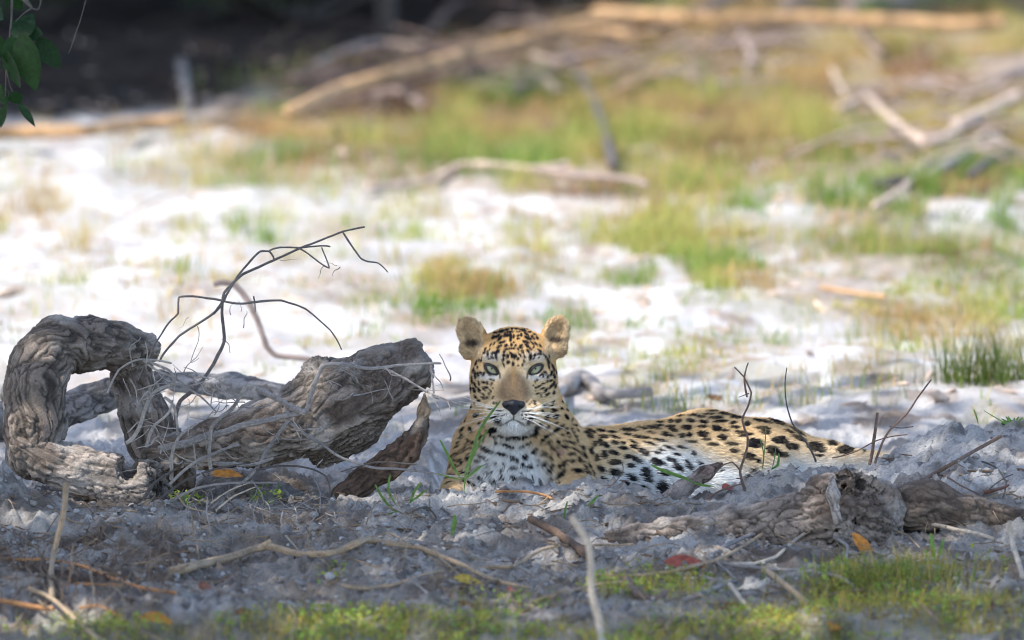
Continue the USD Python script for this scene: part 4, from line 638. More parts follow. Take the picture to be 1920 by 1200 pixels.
# rootlets and dead stems
def strands(name, label, n, u0, u1, v0, v1, ln, r, m, seed, down=0.0):
    rng = np.random.default_rng(seed); parts = []
    for i in range(n):
        u, v = rng.uniform(u0, u1), rng.uniform(v0, v1); a = rng.normal(0, .45) + (math.pi if rng.random() < .5 else 0) if rng.random() > down else rng.normal(math.pi / 2, .5); L = ln * rng.uniform(.4, 1.3); q = []
        for k in range(5): q.append([u, v]); u += math.cos(a) * L / 4; v += math.sin(a) * L / 4; a += rng.normal(0, .35)
        P = np.array([G(*w_) for w_ in q]); P[:, 1] = np.minimum(P[:, 1], np.r_[P[1:, 1], 99]) ; P = np.array([W(w_[0], w_[1], min(y_ - rng.uniform(.01, .06), P[:, 1].mean() + .1)) for w_, y_ in zip(q, P[:, 1])])
        parts.append(tube(spline(P, 3), np.linspace(r, r * .5, 13) * MPP * rng.uniform(.6, 1.3), 4, caps=False))
    tag(UsdGeom.Mesh(obj(name, join(parts), m, None)), label, 'roots', None, 'stuff')
strands('root_fringe', 'brown rootlets hanging from the undercut bank at lower left', 130, -20, 330, 985, 1110, 60, 1.5, 'root_brown', 3, .6)
strands('dead_stems', 'thin dead stems and rootlets strewn over the grey bank', 300, 0, 1920, 930, 1190, 80, 1.5, 'root_tan', 4, .1)
strands('dead_stems', 'thin grey stems tangled in the litter under the broken log', 60, 300, 640, 900, 965, 60, 1.1, 'pale_twig', 5, .3)
# clods, chips and rootlets of the bank
def chips(name, label, n, size, m, keep, box, asp=1.0, cat='clods'):
    P = scatter(n, box, rng, keep); ico = trimesh.creation.icosphere(1 if asp == 1 else 0); k = len(ico.vertices); V, F = [], []
    s = size * rng.lognormal(0, .45, n)
    for i in range(n):
        R_ = frame(rng.normal(0, 1, 3) * [1, 1, .25], [rng.normal(0, .3), rng.normal(0, .3), 1]); sc = np.array([asp, 1, .7]) * s[i]
        V.append((ico.vertices * (1 + rng.normal(0, .13, (k, 1))) * sc) @ R_.T + P[i] + [0, 0, s[i] * .25]); F.append(ico.faces + i * k)
    return tag(UsdGeom.Mesh(obj(name, (np.vstack(V), np.vstack(F)), m, None, smooth=(asp == 1), col=np.repeat(mixc(np.tile(SOIL, (n, 1)), SAND, rng.uniform(0, .8, n)) * rng.uniform(.6, 1.1, (n, 1)), k, 0))), label, cat, None, 'stuff')
bank = lambda u, v, P: (v > 790) * sstep(.35, .6, fbm(P * 9, 2, 60)) * np.where(P[:, 1] > 20.0, .15, 1)
chips('clods', 'small crumbs of pale soil on the churned bank', 5000, .0034, 'ground_look', bank, (-1.15, 1.15, 18.0, 20.1))
chips('wood_chips', 'small dark chips and bits of twig strewn over the bank', 3000, .0017, 'root_brown', bank, (-1.15, 1.15, 18.0, 20.2), asp=7.0, cat='litter')
chips('leaf_litter', 'pale and brown scraps of litter on the sunlit sand', 6000, .0045, 'far_pinkish', lambda u, v, P: (cover(u, v, P)[1] * .8 + .1) * (v < 780), (-2.0, 2.0, 21.0, 36), asp=3.5, cat='litter')
# ------------------------------------------------------------------ the leopard (modelled in photograph pixels: x, row, depth; a rigid frame with one scale)
LO = W(960, 930, 20.0); LS = float((LO - EYE) @ FW) / FPX
def to_world(P): P = np.asarray(P, float); return LO + LS * ((P[..., 0:1] - 960) * RI + (930 - P[..., 1:2]) * UP + P[..., 2:3] * FW)
def vec_world(V): return V[..., 0:1] * RI - V[..., 1:2] * UP + V[..., 2:3] * FW
def leopard_sdf(P):
    d = rcone(P, (967, 728, 42), (974, 838, 95), 76, 112)                     # neck and ruff
    d = smin(d, ell(P, (970, 890, 95), (102, 100, 105)), 30)                  # chest
    d = smin(d, ell(P, (968, 905, 30), (70, 70, 60)), 50)
    for a, b, ra, rb in (((900, 838, 85), (872, 935, 25), 50, 40), ((872, 935, 25), (852, 962, -130), 40, 27),
                         ((1038, 832, 92), (1078, 925, 30), 56, 36), ((1078, 925, 30), (1048, 952, -110), 36, 27)):
        d = smin(d, rcone(P, a, b, ra, rb), 26)
    t = rcone(P, (1050, 897, 130), (1200, 894, 250), 90, 94)                  # ribs, loin, hips
    t = smin(t, rcone(P, (1200, 894, 250), (1330, 872, 330), 94, 97), 20)
    t = smin(t, rcone(P, (1330, 872, 330), (1450, 878, 390), 97, 84), 20)
    t = smin(t, rcone(P, (1450, 878, 390), (1555, 881, 405), 82, 46), 25)
    t = smin(t, rcone(P, (1555, 881, 405), (1690, 888, 370), 43, 29), 30)     # root of the tail
    t = smin(t, ell(P, (1395, 868, 318), (100, 72, 74), rotz2(8)), 22)        # near thigh
    t = smin(t, rcone(P, (1355, 905, 268), (1290, 925, 215), 26, 22), 16)     # folded hind leg and foot
    t = smin(t, rcone(P, (1440, 918, 300), (1350, 908, 235), 30, 25), 12)
    t = smin(t, ell(P, (1315, 858, 262), (48, 22, 26)), 14)                   # loose belly skin
    d = smin(d, t, 22)
    # head
    h = ell(P, (963, 684, 5), (78, 70, 94))
    h = smin(h, rcone(P, (963, 690, -35), (963, 742, -92), 40, 31), 22)       # bridge of the nose
    for s in (-1, 1):
        h = smin(h, ell(P, (963 + s * 45, 730, -18), (36, 46, 56)), 26)       # cheek
        h = smin(h, ell(P, (963 + s * 38, 668, -62), (26, 15, 24)), 20)       # brow
        h = smin(h, ell(P, (963 + s * 56, 700, -48), (22, 16, 28)), 18)       # cheekbone
        h = smin(h, ell(P, (963 + s * 25, 772, -102), (30, 25, 25)), 10)      # whisker pad
    h = smin(h, ell(P, (963, 775, -55), (42, 33, 45)), 22)
    h = smin(h, ell(P, (963, 793, -86), (29, 20, 24)), 9)                     # chin
    h = smin(h, rcone(P, (952, 754, -114), (974, 754, -114), 13, 13), 12)
    for s in (-1, 1):                                                          # eye sockets
        h = smax(h, -ell(P, (963 + s * 40, 692, -96), (21, 13, 20), rotz2(s * 22)), 8)
    d = smin(d, h, 16)
    for s, c, rot in ((-1, (887, 630), -33), (1, (1040, 630), 20)):           # ears: cupped discs
        R_ = rotz2(rot)
        e = ell(P, (c[0], c[1], 18), (24.5, 37.5, 20), R_); e = smin(e, ell(P, (c[0] - s * 15, c[1] + 24, 14), (25, 21, 17)), 10)
        e = smax(e, -ell(P, (c[0] + s * 1, c[1] - 3, -2), (20, 30, 19), R_), 4)
        if s < 0:                                                              # the torn rim
            e = smax(e, -rcone(P, (848, 601, 18), (862, 607, 18), 4.5, 2.5), 2); e = smax(e, -rcone(P, (848, 646, 18), (868, 643, 18), 6, 2.5), 2)
        else: e = smax(e, -rcone(P, (1074, 636, 18), (1062, 634, 18), 5, 2), 2)
        e = smin(e, ell(P, ((878, 655, 14) if s < 0 else (1048, 652, 14)), (15, 19, 12)), 8); e = e + (noise(P / 3.5, 8) - .5) * 2.8
        d = smin(d, e, 9)
        d = smin(d, rcone(P, (c[0] - s * 10, c[1] + 34, 12), (c[0] + s * 14, c[1] + 22, 4), 11, 7), 8)   # outer fold at the ear's base
    return d
LV, LF = sdf_mesh(leopard_sdf, (800, 584, -170), (1700, 1000, 510), 2.5)
for _ in range(2): LV = LV - gradient(leopard_sdf, LV) * leopard_sdf(LV.astype(np.float32))[:, None] * 0.8
keep = np.ones(len(LF), bool)
LN = gradient(leopard_sdf, LV, 1.5)

SPOTS = {
 (840, 580, .10833): "805,405,45,18,10 925,385,50,22,-15 1020,350,30,25,0 1105,325,20,35,0 1190,330,30,15,5 900,345,35,12,-15 1060,400,60,15,-5 790,490,40,22,-35 860,470,45,18,-45 895,510,50,20,-50 1010,460,50,25,-15 985,430,20,12,-60 1080,455,25,35,0 1085,520,25,40,10 935,575,50,20,-20 890,645,48,17,-35 1005,635,32,20,-25 1100,620,18,25,0 1140,580,15,12,0 1160,640,15,15,0 1080,685,65,13,-5 1000,700,20,14,-30 970,740,22,22,0 970,800,28,20,-20 955,875,28,15,-70 1035,815,36,18,-65 1080,760,18,22,0 1110,810,22,35,5 1150,830,18,28,0 1175,810,14,30,0 1045,920,28,20,-25 1125,945,18,30,0 970,965,30,12,70 850,745,50,25,-45 835,820,45,16,75 780,765,35,17,-40 770,835,25,18,10 715,855,14,12,0 690,795,30,14,-60 690,740,25,10,-60 640,745,30,10,-60 650,690,28,10,-55 610,760,20,9,-60 740,620,30,9,-60 800,595,30,9,-55 720,700,25,8,-60 490,930,45,14,-70 540,890,28,11,-60 585,880,35,12,-65 515,1010,25,12,-80 440,1060,45,14,-75 480,1130,60,16,80 525,1130,40,14,75 565,1100,18,20,0 620,1115,30,18,-70 700,1100,30,12,20 730,1135,25,12,20",
 (960, 580, .10833): "80,335,35,18,0 190,370,55,20,15 240,335,60,14,12 320,395,40,15,-5 400,440,30,12,15 110,395,30,10,0 160,450,22,24,0 250,435,45,18,35 275,500,60,24,25 345,475,22,20,30 380,515,18,14,0 435,500,28,15,60 105,465,25,16,-40 105,515,25,12,-10 30,475,20,30,0 235,570,55,20,20 350,590,40,12,45 410,600,35,13,45 490,640,30,12,50 260,635,45,20,35 315,690,30,14,45 155,630,30,16,-5 145,665,35,16,5 30,580,14,14,0 60,630,25,14,-50 20,690,25,10,-10 105,705,25,12,60 180,740,35,20,60 215,820,28,14,60 140,800,40,12,50 100,860,25,18,80 60,815,20,16,0 30,820,20,35,0 280,735,40,18,55 315,820,50,22,95 15,940,35,15,90 200,890,28,12,75 180,960,20,12,90 105,970,16,12,0 475,725,40,18,50 390,795,32,16,-50 450,780,25,12,-20 370,850,18,10,-40 455,840,18,10,-40 480,780,30,14,10 370,655,20,10,-50 560,810,50,13,60 620,900,50,16,65 655,850,45,13,65 630,990,50,13,75 705,1000,55,15,65 720,1050,30,12,75 675,1105,45,18,-75 720,1160,45,14,75 570,1100,35,16,50 525,1140,40,14,70 485,1140,18,10,0 430,1110,25,10,-20 760,1090,35,11,80 610,1160,30,14,-70",
 (840, 700, .10833): "425,120,60,14,85 480,50,50,14,85 480,205,48,15,65 545,165,36,14,80 460,290,45,22,70 550,290,36,18,70 490,405,32,16,50 545,470,28,16,0 400,265,50,10,85 345,420,50,14,-75 400,570,35,14,-60 455,540,35,14,-50 480,575,20,10,0 495,630,35,13,5 490,715,50,26,-15 640,755,28,18,10 320,755,22,12,-70 310,820,18,10,-50 260,810,40,10,-80 620,20,30,14,-60 625,155,30,14,10 690,165,26,17,-80 760,185,24,14,-50 790,120,20,12,-30 750,105,20,12,0 680,245,32,14,15 635,270,35,13,55 780,250,14,11,0 735,330,30,11,-70 750,300,20,9,70 630,370,34,12,55 690,410,20,14,30 785,410,24,13,-60 630,420,35,12,25 800,510,18,17,0 850,515,16,18,0 785,605,18,14,0 745,605,16,14,0 860,635,14,13,0 900,635,18,11,0 945,635,14,9,0 840,705,26,10,-5 890,710,16,11,0 935,710,18,10,0 975,705,10,9,0 1015,700,8,8,0 820,730,60,14,-25 860,800,55,24,30 935,820,10,9,0 920,770,14,9,0 565,870,36,19,60 625,915,20,14,0 405,945,50,26,55 265,955,42,15,-50 260,1055,42,18,60 210,1125,28,13,40 185,1190,22,14,0 790,970,70,42,0 760,1050,100,26,42 930,1080,55,28,20 1030,1115,45,24,0 1130,1085,60,26,-15 605,1070,50,18,30 590,1140,50,18,30 350,1150,35,16,35 440,1190,35,14,20",
 (960, 700, .10833): "20,1090,60,26,5 130,1105,70,24,0 230,1090,60,24,-8 330,1050,50,24,-25 400,960,70,30,-55 410,1045,40,18,-55 450,885,50,14,-45 495,910,40,12,-55 605,740,32,24,-30 750,740,45,35,-25 575,805,30,17,0 620,830,20,8,-20 600,930,46,26,-50 750,850,50,11,-25 780,945,125,26,-33 700,1000,35,24,-45 560,1110,105,30,-48 850,595,26,18,-20 970,620,45,24,10 940,520,26,14,60 930,740,45,28,60 1030,795,32,18,-60 1000,545,20,14,60 875,480,25,12,30 705,500,36,14,-20 715,630,45,18,10 680,560,40,12,-10 680,670,30,10,-10 550,540,50,14,-15 540,635,70,16,0 590,365,40,14,-45 715,320,25,14,-50 590,580,40,8,0 920,945,32,20,-35 1035,880,24,15,-60 1030,955,28,18,-15 1130,975,20,15,60 950,1025,26,16,-20 1050,1015,22,16,-30 1105,1075,24,26,0 980,1085,22,16,-20 1130,1160,24,18,0 860,1050,28,12,-10 905,1155,30,14,-45 1000,1175,34,16,-10 785,1140,22,14,0 800,1185,25,12,0 1100,890,22,22,0 665,20,30,16,-60 725,50,45,13,80 665,125,22,15,0 610,60,28,13,80 600,135,28,12,-70 525,30,30,14,70 480,40,18,9,-70 430,115,16,13,0 395,145,18,9,50 715,180,38,17,-80 665,225,45,16,-55 745,230,34,14,-70 545,175,18,12,0 505,185,18,12,-45 575,295,44,17,-50 480,215,18,12,0 440,230,24,13,80 400,245,22,11,70 515,265,36,12,-25 360,205,12,9,0 430,345,24,13,-10 495,370,34,12,90 395,300,10,8,0 600,365,40,14,-40 710,345,22,14,0 375,480,28,16,50 330,490,10,16,0 300,520,20,9,-50 250,480,30,10,-60 355,590,22,8,-20 310,635,22,9,-15 260,645,18,11,0 215,645,14,10,0 170,645,10,8,0 350,680,40,12,-25 290,695,20,10,-10 235,705,18,12,0 175,705,12,9,0 330,750,55,22,-20 290,800,40,20,-30 190,765,12,8,0 230,760,10,8,0 385,530,30,14,60",
 (810, 800, .13333): "440,30,28,16,-60 555,30,45,22,60 435,110,28,16,60 400,165,18,14,0 375,220,16,16,0 345,280,18,16,0 385,265,18,14,0 470,300,30,16,30 495,245,24,16,40 515,190,28,14,20 355,370,32,18,35 430,345,26,16,30 295,405,26,11,-75 340,450,24,20,0 415,485,45,26,55 275,530,28,14,-75 350,550,26,30,0 215,605,38,18,-70 285,680,60,28,0 515,435,30,20,45 525,380,20,14,0 555,290,20,14,20 585,210,26,18,30 440,630,35,22,20 500,645,40,26,10 565,570,55,17,40 605,380,30,10,20 640,470,50,14,10 725,420,75,14,35 720,120,40,18,30 700,170,45,18,30 900,225,25,18,30 1060,260,85,17,25 770,310,130,18,25 985,375,75,24,8 1145,430,60,24,22 800,540,40,15,50 895,515,35,14,45 1010,525,28,14,45 985,605,25,20,20 990,700,42,20,20 1140,570,50,24,5 1145,705,45,28,20 770,640,55,17,48 690,725,75,20,42 890,765,75,16,35 950,835,45,16,40 820,860,40,18,35 650,560,25,12,0 550,800,60,22,30 260,775,50,12,-15 160,890,60,15,-35 240,910,50,15,-45 280,850,30,9,-25 1130,865,70,18,5 500,790,40,14,20 840,625,18,11,40 480,745,24,12,10 700,825,24,12,30",
 (960, 800, .13333): "310,80,50,22,-50 190,250,90,17,-25 15,285,25,16,10 310,335,55,22,-50 180,410,42,30,-35 40,445,50,24,25 150,520,32,26,-15 30,570,45,25,8 245,540,45,20,-35 40,715,45,26,25 130,650,24,11,40 195,700,14,14,0 280,700,24,14,-70 230,835,14,30,0 390,790,60,18,85 155,865,40,20,70 350,460,25,10,-70 415,505,35,11,-55 360,540,24,8,-55 445,515,55,14,-68 505,220,50,18,-45 410,365,40,11,-60 455,370,32,10,-60 480,390,26,10,-60 540,420,50,16,-70 540,275,35,12,-40 550,305,30,10,-45 610,295,45,14,-45 640,215,32,16,-30 700,265,40,14,-15 750,285,40,16,-10 735,190,25,12,-35 690,105,22,13,-20 765,80,22,16,-20 795,130,18,14,0 810,205,35,15,0 870,230,28,16,-15 895,125,20,22,0 915,190,18,14,0 860,300,40,16,15 640,380,22,30,0 820,380,48,22,-10 935,350,24,16,50 700,515,85,30,-35 835,480,36,32,-10 935,455,32,38,0 530,575,75,28,-52 665,665,95,34,-48 895,615,65,36,5 515,730,45,14,-65 630,815,60,20,-50 690,905,60,14,5 800,860,55,11,-5 885,815,45,15,25 980,780,60,26,65 1010,560,40,20,75 1035,640,40,28,70 1070,530,48,20,75 1120,635,50,18,80 1090,780,50,20,80 1140,780,40,16,70 1005,390,50,22,60 980,290,40,25,40 1060,830,35,14,-40 1000,470,20,10,70 1105,340,40,20,75 1090,140,35,20,20 1055,90,60,14,20",
 (1080, 760, .16667): "150,350,40,18,20 275,295,45,16,10 160,300,60,14,20 400,310,50,12,5 300,360,50,20,10 435,365,60,14,15 200,440,30,28,50 270,425,45,28,55 335,455,45,26,30 435,425,42,22,8 530,430,32,16,8 530,490,50,17,5 420,540,55,25,18 310,560,50,30,60 225,590,30,38,0 160,505,25,40,0 430,645,75,30,0 575,585,42,24,0 670,620,75,24,30 610,685,48,24,5 265,720,50,30,50 430,765,70,38,12 290,845,50,30,60 615,820,65,32,25 780,765,60,52,60 800,845,55,26,20 540,895,65,30,15 725,940,75,35,15 910,650,80,38,15 990,770,70,34,10 970,960,100,55,75 655,475,45,22,20 760,535,62,36,25 600,290,90,16,3 570,340,40,14,5 740,370,95,16,8 640,420,50,12,25 870,265,80,16,8 935,240,60,12,3 840,440,70,14,15 750,270,50,10,10 950,405,70,14,10 1040,350,70,14,8 1010,320,35,10,5 920,545,50,12,10 960,510,35,12,10 1060,490,70,12,20 1070,255,50,16,0 1110,295,50,18,10 1080,190,30,22,0 1160,195,40,18,-5 950,205,40,12,0 1085,630,65,22,30 1145,710,70,30,30 1140,565,50,14,8 850,320,40,10,15",
 (1260, 760, .16667): "100,135,45,13,-5 230,190,55,22,5 255,130,50,10,0 435,115,60,11,-3 490,80,55,9,-2 350,145,45,13,0 515,155,75,17,-3 640,108,75,18,2 375,200,50,18,8 570,195,75,17,-5 750,145,65,20,3 950,115,90,12,8 860,140,50,10,5 715,212,45,17,-12 735,262,55,16,3 180,265,60,26,5 355,255,55,16,0 525,275,60,32,10 620,300,40,13,0 130,355,40,25,0 210,345,30,26,0 365,340,65,30,12 410,398,55,16,0 590,375,55,30,5 235,425,55,15,5 480,455,65,16,3 700,450,80,18,5 720,530,45,22,5 800,320,65,16,5 860,350,80,17,-8 870,225,40,28,0 1010,180,65,24,8 1110,208,55,13,10 1055,275,85,18,3 1080,320,60,24,5 960,445,90,50,8 890,590,70,40,12 985,640,40,20,30 120,485,55,14,12 255,555,22,28,0 320,670,40,18,50 200,700,75,26,55 560,760,30,20,-30 910,760,60,16,-35 860,840,60,30,-30",
 (1430, 740, .16667): "190,315,120,22,25 430,430,100,14,30 345,435,55,16,20 455,510,85,24,22 240,530,95,40,3 370,605,80,34,8 150,650,80,50,25 260,695,60,30,5 655,610,100,50,15 730,650,40,26,5 840,575,60,24,12 990,650,95,46,-3 680,710,45,16,5 1200,655,20,30,0 20,300,40,16,8"}
spots = []
for (ox, oy, sc), text in SPOTS.items():
    for w_ in text.split():
        a = [float(x) for x in w_.split(',')]
        spots.append((ox + a[0] * sc, oy + a[1] * sc, a[2] * sc, a[3] * sc, math.radians(a[4])))
facing = LN[:, 2] < 0.15
tree2 = cKDTree(LV[facing][:, :2]); fd = LV[facing][:, 2]
def front_depth(x, y, r=4):
    i = tree2.query_ball_point((x, y), r)
    return fd[i].min() if i else fd[tree2.query((x, y))[1]]
spot_d = [front_depth(s[0], s[1]) for s in spots]
def black_of(P, N):
    """how black the coat is at the points"""
    k = np.zeros(len(P)); tr = cKDTree(P)
    wob = noise(P / 3.2, 3) * 0.55 + noise(P / 1.3, 5) * 0.35
    for (x, y, a, b, t), d in zip(spots, spot_d):
        i = np.array(tr.query_ball_point((x, y, d), max(a, b) * 1.3 + 14), int)
        if not len(i): continue
        i = i[N[i, 2] < 0.2]; dx, dy = P[i, 0] - x, P[i, 1] - y
        q = np.hypot((dx * math.cos(t) + dy * math.sin(t)) / (a * 1.08 * (1.1 if y < 790 else 1)), (-dx * math.sin(t) + dy * math.cos(t)) / (b * (1.3 if y < 790 and x < 1060 else 1.14)))
        soft = 1.2 / max(b, 1.5)
        k[i] = np.maximum(k[i], 1 - sstep(1 - soft * .5, 1 + soft, q + (wob[i] - 0.45) * 0.5))
    back = (N[:, 2] >= 0.2) & (P[:, 1] > 690)                                  # the far side: spots the photograph does not show
    cell = np.random.default_rng(3).uniform((800, 600, 0), (1700, 1000, 510), (1500, 3)); q = cKDTree(cell).query(P)[0]
    k = np.where(back, 1 - sstep(8, 12, q + wob * 5), k)
    def line(pts, w, amount):
        pts = np.array(pts, float)
        for a, b in zip(pts[:-1], pts[1:]):
            ba = b - a; h = np.clip(((P[:, :2] - a) @ ba) / (ba @ ba), 0, 1)
            dd = np.linalg.norm(P[:, :2] - a - h[:, None] * ba, axis=1)
            np.maximum(k, np.where((P[:, 2] < -20) & (N[:, 2] < .3), amount * (1 - sstep(w * .5, w * 1.3, dd)), 0), out=k)
    line([(963, 768), (963, 785)], 1.7, .95); line([(963, 784), (955, 787), (949, 791), (938, 794), (928, 790)], 1.5, .75); line([(963, 784), (971, 787), (977, 791), (988, 794), (999, 789)], 1.5, .75)
    for s in (-1, 1):                                                          # dark rims and tear lines of the eyes
        e = [(963 + s * x, y) for x, y in ((59, 682), (52, 680), (43, 679), (34, 682), (28, 690), (26, 700), (25, 706))]
        ex, ey = P[:, 0] - 963 - s * 41.5, P[:, 1] - 692; ca, sa = math.cos(math.radians(32.6)), -s * math.sin(math.radians(32.6))
        q = np.hypot((ex * ca + ey * sa) / 17.5, (-ex * sa + ey * ca) / 9.5); k = np.maximum(k, np.where(P[:, 2] < -20, .97 * (1 - sstep(.9, 1.08, q)), 0))
        line([(963 + s * 26, 700), (963 + s * 25, 709)], 2.2, .8)
    return k
TAN, DEEP, PALE, WHITE, BROWN, BLACK = (np.array(c) for c in ((.56, .37, .18), (.50, .31, .135), (.66, .52, .33), (.66, .65, .62), (.23, .15, .08), (.010, .009, .010)))
def blob(P, x, y, rx, ry, soft=.5): return 1 - sstep(1 - soft, 1 + soft, np.hypot((P[:, 0] - x) / rx, (P[:, 1] - y) / ry))
def coat(P, N):
    n1 = fbm(P / 26, 3, 11); n2 = noise(P / 5, 12)
    c = mixc(np.tile(TAN, (len(P), 1)), DEEP, sstep(.35, .7, n1))
    head = (P[:, 1] < 800) & (P[:, 2] < 60)
    c = mixc(c, np.array([.44, .265, .105]), np.where(head, sstep(700, 672, P[:, 1]) * .85, 0))
    c = mixc(c, PALE, np.where(head, .55 * blob(P, 963, 735, 78, 70), 0))
    c = mixc(c, PALE, np.clip(.3 + sstep(800, 870, P[:, 1] + 10 * n2), 0, 1) * .62 * sstep(1080, 1130, P[:, 0])); c = mixc(c, PALE, .35 * sstep(740, 800, P[:, 1]) * (P[:, 0] < 1100))
    # white chest, belly, chin, muzzle
    c = mixc(c, WHITE, blob(P, 952 + (P[:, 1] - 860) * .12, 885, 66 + (P[:, 1] - 860) * .25, 72, .35) * (P[:, 1] > 790))
    c = mixc(c, WHITE, sstep(-14, 36, P[:, 1] - np.interp(P[:, 0], [1090, 1140, 1190, 1240, 1290, 1350, 1420, 1500, 1600], [905, 878, 850, 828, 832, 856, 876, 852, 860]) + (n2 - .5) * 14) * (P[:, 0] > 1095))
    c = mixc(c, WHITE, blob(P, 963, 801, 40, 17) * (P[:, 2] < 20)); c = mixc(c, WHITE, (blob(P, 945, 779, 24, 15, .6) + blob(P, 981, 779, 24, 15, .6)).clip(0, 1) * .8 * (P[:, 2] < -40))
    for s in (-1, 1):
        face = P[:, 2] < 0
        c = mixc(c, WHITE, .75 * blob(P, 963 + s * 44, 706, 24, 7, .7) * face); c = mixc(c, WHITE, .55 * blob(P, 963 + s * 40, 670, 22, 9, .7) * face)
        c = mixc(c, PALE, .9 * blob(P, 963 + s * 23, 694, 5, 22, .8) * face)
        c = mixc(c, PALE, .6 * blob(P, 963 + s * 55, 760, 34, 30, .7) * (P[:, 2] < -5))
    br = blob(P, 963, 727, 30 + (P[:, 1] - 727) * .28, 36, .35) * (P[:, 2] < -30)
    c = mixc(c, np.array([.15, .10, .06]) * (.8 + .4 * fbm(P / 2.2, 2, 23))[:, None], br * .92)
    c = mixc(c, np.array([.30, .18, .07]), blob(P, 963, 700, 4, 24, .7) * .6 * (P[:, 2] < -30))
    ear = ((P[:, 1] < 672) & ((P[:, 0] < 906) | (P[:, 0] > 1021))) * 1.0
    st = fbm(np.stack([P[:, 0] * .12, P[:, 1] * .5, P[:, 2] * .1], 1), 3, 19)
    ec = mixc(mixc(np.tile([.52, .355, .185], (len(P), 1)), np.array([.60, .47, .30]), n1), np.array([.26, .16, .075]), sstep(.40, .70, n2) * .3 + sstep(.5, .68, st) * .4)
    rimv = sstep(24, 40, np.hypot(P[:, 0] - np.where(P[:, 0] < 963, 888, 1040), P[:, 1] - 632)); ec = mixc(ec, np.array([.24, .15, .08]), rimv * .3)
    c = mixc(c, ec, ear)
    for x, y in ((886, 646), (1043, 640)): c = mixc(c, np.array([.05, .035, .028]), .95 * blob(P, x, y, 15, 7, .6) * (P[:, 2] < 30))
    c = mixc(c, np.array([.02, .02, .02]), ear * (N[:, 2] > .3))
    c = mixc(c, np.array([.42, .22, .19]), .7 * blob(P, 1049, 846, 9, 5, .7))   # small healed graze on the shoulder
    k = black_of(P, N); k = k * np.where((ear > 0) & (P[:, 2] > -10), .25, 1)
    k = k * (1 - br * (P[:, 1] > 690) * .85)
    c = c * (1 + ((noise(P / 1.6, 31) - .5) * .5 * (P[:, 2] < 0))[:, None])
    ros = np.clip((fbm(P / 7, 2, 29) - .42) * 3, 0, 1) * sstep(1080, 1120, P[:, 0]); k = k * (1 - .16 * ros)
    return mixc(c, BLACK, np.clip(k, 0, 1))
lcol = coat(LV, LN)
mat('coat_look', {'a': ('attribute', {'attribute': 'coat'}), 'p': ('principled_bsdf', {'roughness': .85, 'specular_ior_level': .15, 'sheen_weight': 0.0})}, [('a.color', 'p.base_color')], 'p.BSDF')
mat('fur_look', {'a': ('attribute', {'attribute': 'coat'}), 'p': ('principled_bsdf', {'roughness': .8, 'specular_ior_level': .06})}, [('a.color', 'p.base_color')], 'p.BSDF')
LEO = tag(UsdGeom.Xform.Define(stage, path_for('leopard')), 'spotted leopard lying behind the sand bank, head raised and facing the viewer', 'leopard')
obj('body', (to_world(LV), LF), 'coat_look', LEO, smooth=True, col=lcol)
# fur
tri = LV[LF]; area = np.linalg.norm(np.cross(tri[:, 1] - tri[:, 0], tri[:, 2] - tri[:, 0]), axis=1) / 2
fn = unit(np.cross(tri[:, 1] - tri[:, 0], tri[:, 2] - tri[:, 0])); fc = tri.mean(1)
wgt = area * np.where(LN[LF[:, 0], 2] < .35, 1, .12) * np.where(fc[:, 1] > 965, 0, 1) * np.where((fc[:, 0] < 1070) & (fc[:, 1] < 815), 2.2, 1)
NF = 110000
fi = RNG.choice(len(LF), NF, p=wgt / wgt.sum()); bc = RNG.dirichlet((1, 1, 1), NF)
root = (tri[fi] * bc[:, :, None]).sum(1); rn = unit((LN[LF[fi]] * bc[:, :, None]).sum(1))
def flow(P):
    """the lie of the hair"""
    f = np.zeros_like(P)
    face = 1 - sstep(0, 60, P[:, 2]); face = face * (P[:, 1] < 815)
    out = unit(np.stack([P[:, 0] - 963, P[:, 1] - 755, np.full(len(P), 40.)], 1))
    down = unit(np.stack([(P[:, 0] - 968) * .5, np.full(len(P), 70.), np.full(len(P), 25.)], 1))
    body = np.tile(unit(np.array([.93, .12, .35])), (len(P), 1))
    bw = sstep(1090, 1130, P[:, 0])
    return unit((out * face[:, None] + down * (1 - face)[:, None]) * (1 - bw)[:, None] + body * bw[:, None])
fl = flow(root); fl = unit(fl - (fl * rn).sum(1, keepdims=True) * rn + RNG.normal(0, .16, fl.shape))
ln = np.interp(root[:, 1], [600, 700, 800, 850, 900], [3.6, 3.2, 6.5, 9, 10.5]) * RNG.uniform(.7, 1.25, NF)
isb = root[:, 0] > 1110; ln = np.where(isb, np.interp(root[:, 1], [790, 850, 900], [6, 7, 12]) * RNG.uniform(.7, 1.25, NF), ln)
nose_zone = np.hypot(root[:, 0] - 963, (root[:, 1] - 735) * .7) < 40; ln = np.where(nose_zone & (root[:, 2] < -40), ln * .6, ln)
inear = (root[:, 1] < 665) & ((root[:, 0] < 905) | (root[:, 0] > 1022)); ln = np.where(inear, RNG.uniform(4, 9, NF), ln)
lift = np.where(root[:, 1] > 800, .42, .30) * RNG.uniform(.6, 1.6, NF)
d0 = unit(fl + rn * lift[:, None]); d1 = unit(fl + rn * (lift * .3)[:, None])
pts = np.stack([root - rn * .5, root + d0 * ln[:, None] * .5, root + d0 * ln[:, None] * .5 + d1 * ln[:, None] * .5], 1)
skip = np.zeros(NF, bool)
for s in (-1, 1): skip |= (np.hypot((root[:, 0] - 963 - s * 41) / 19, (root[:, 1] - 691) / 13) < 1) & (root[:, 2] < 0)
skip |= (np.abs(root[:, 0] - 963) < 24) & (root[:, 1] > 751) & (root[:, 1] < 776) & (root[:, 2] < -90)
ok = ~skip
fcol = coat(root, rn) * RNG.uniform(.74, 1.22, (NF, 1))
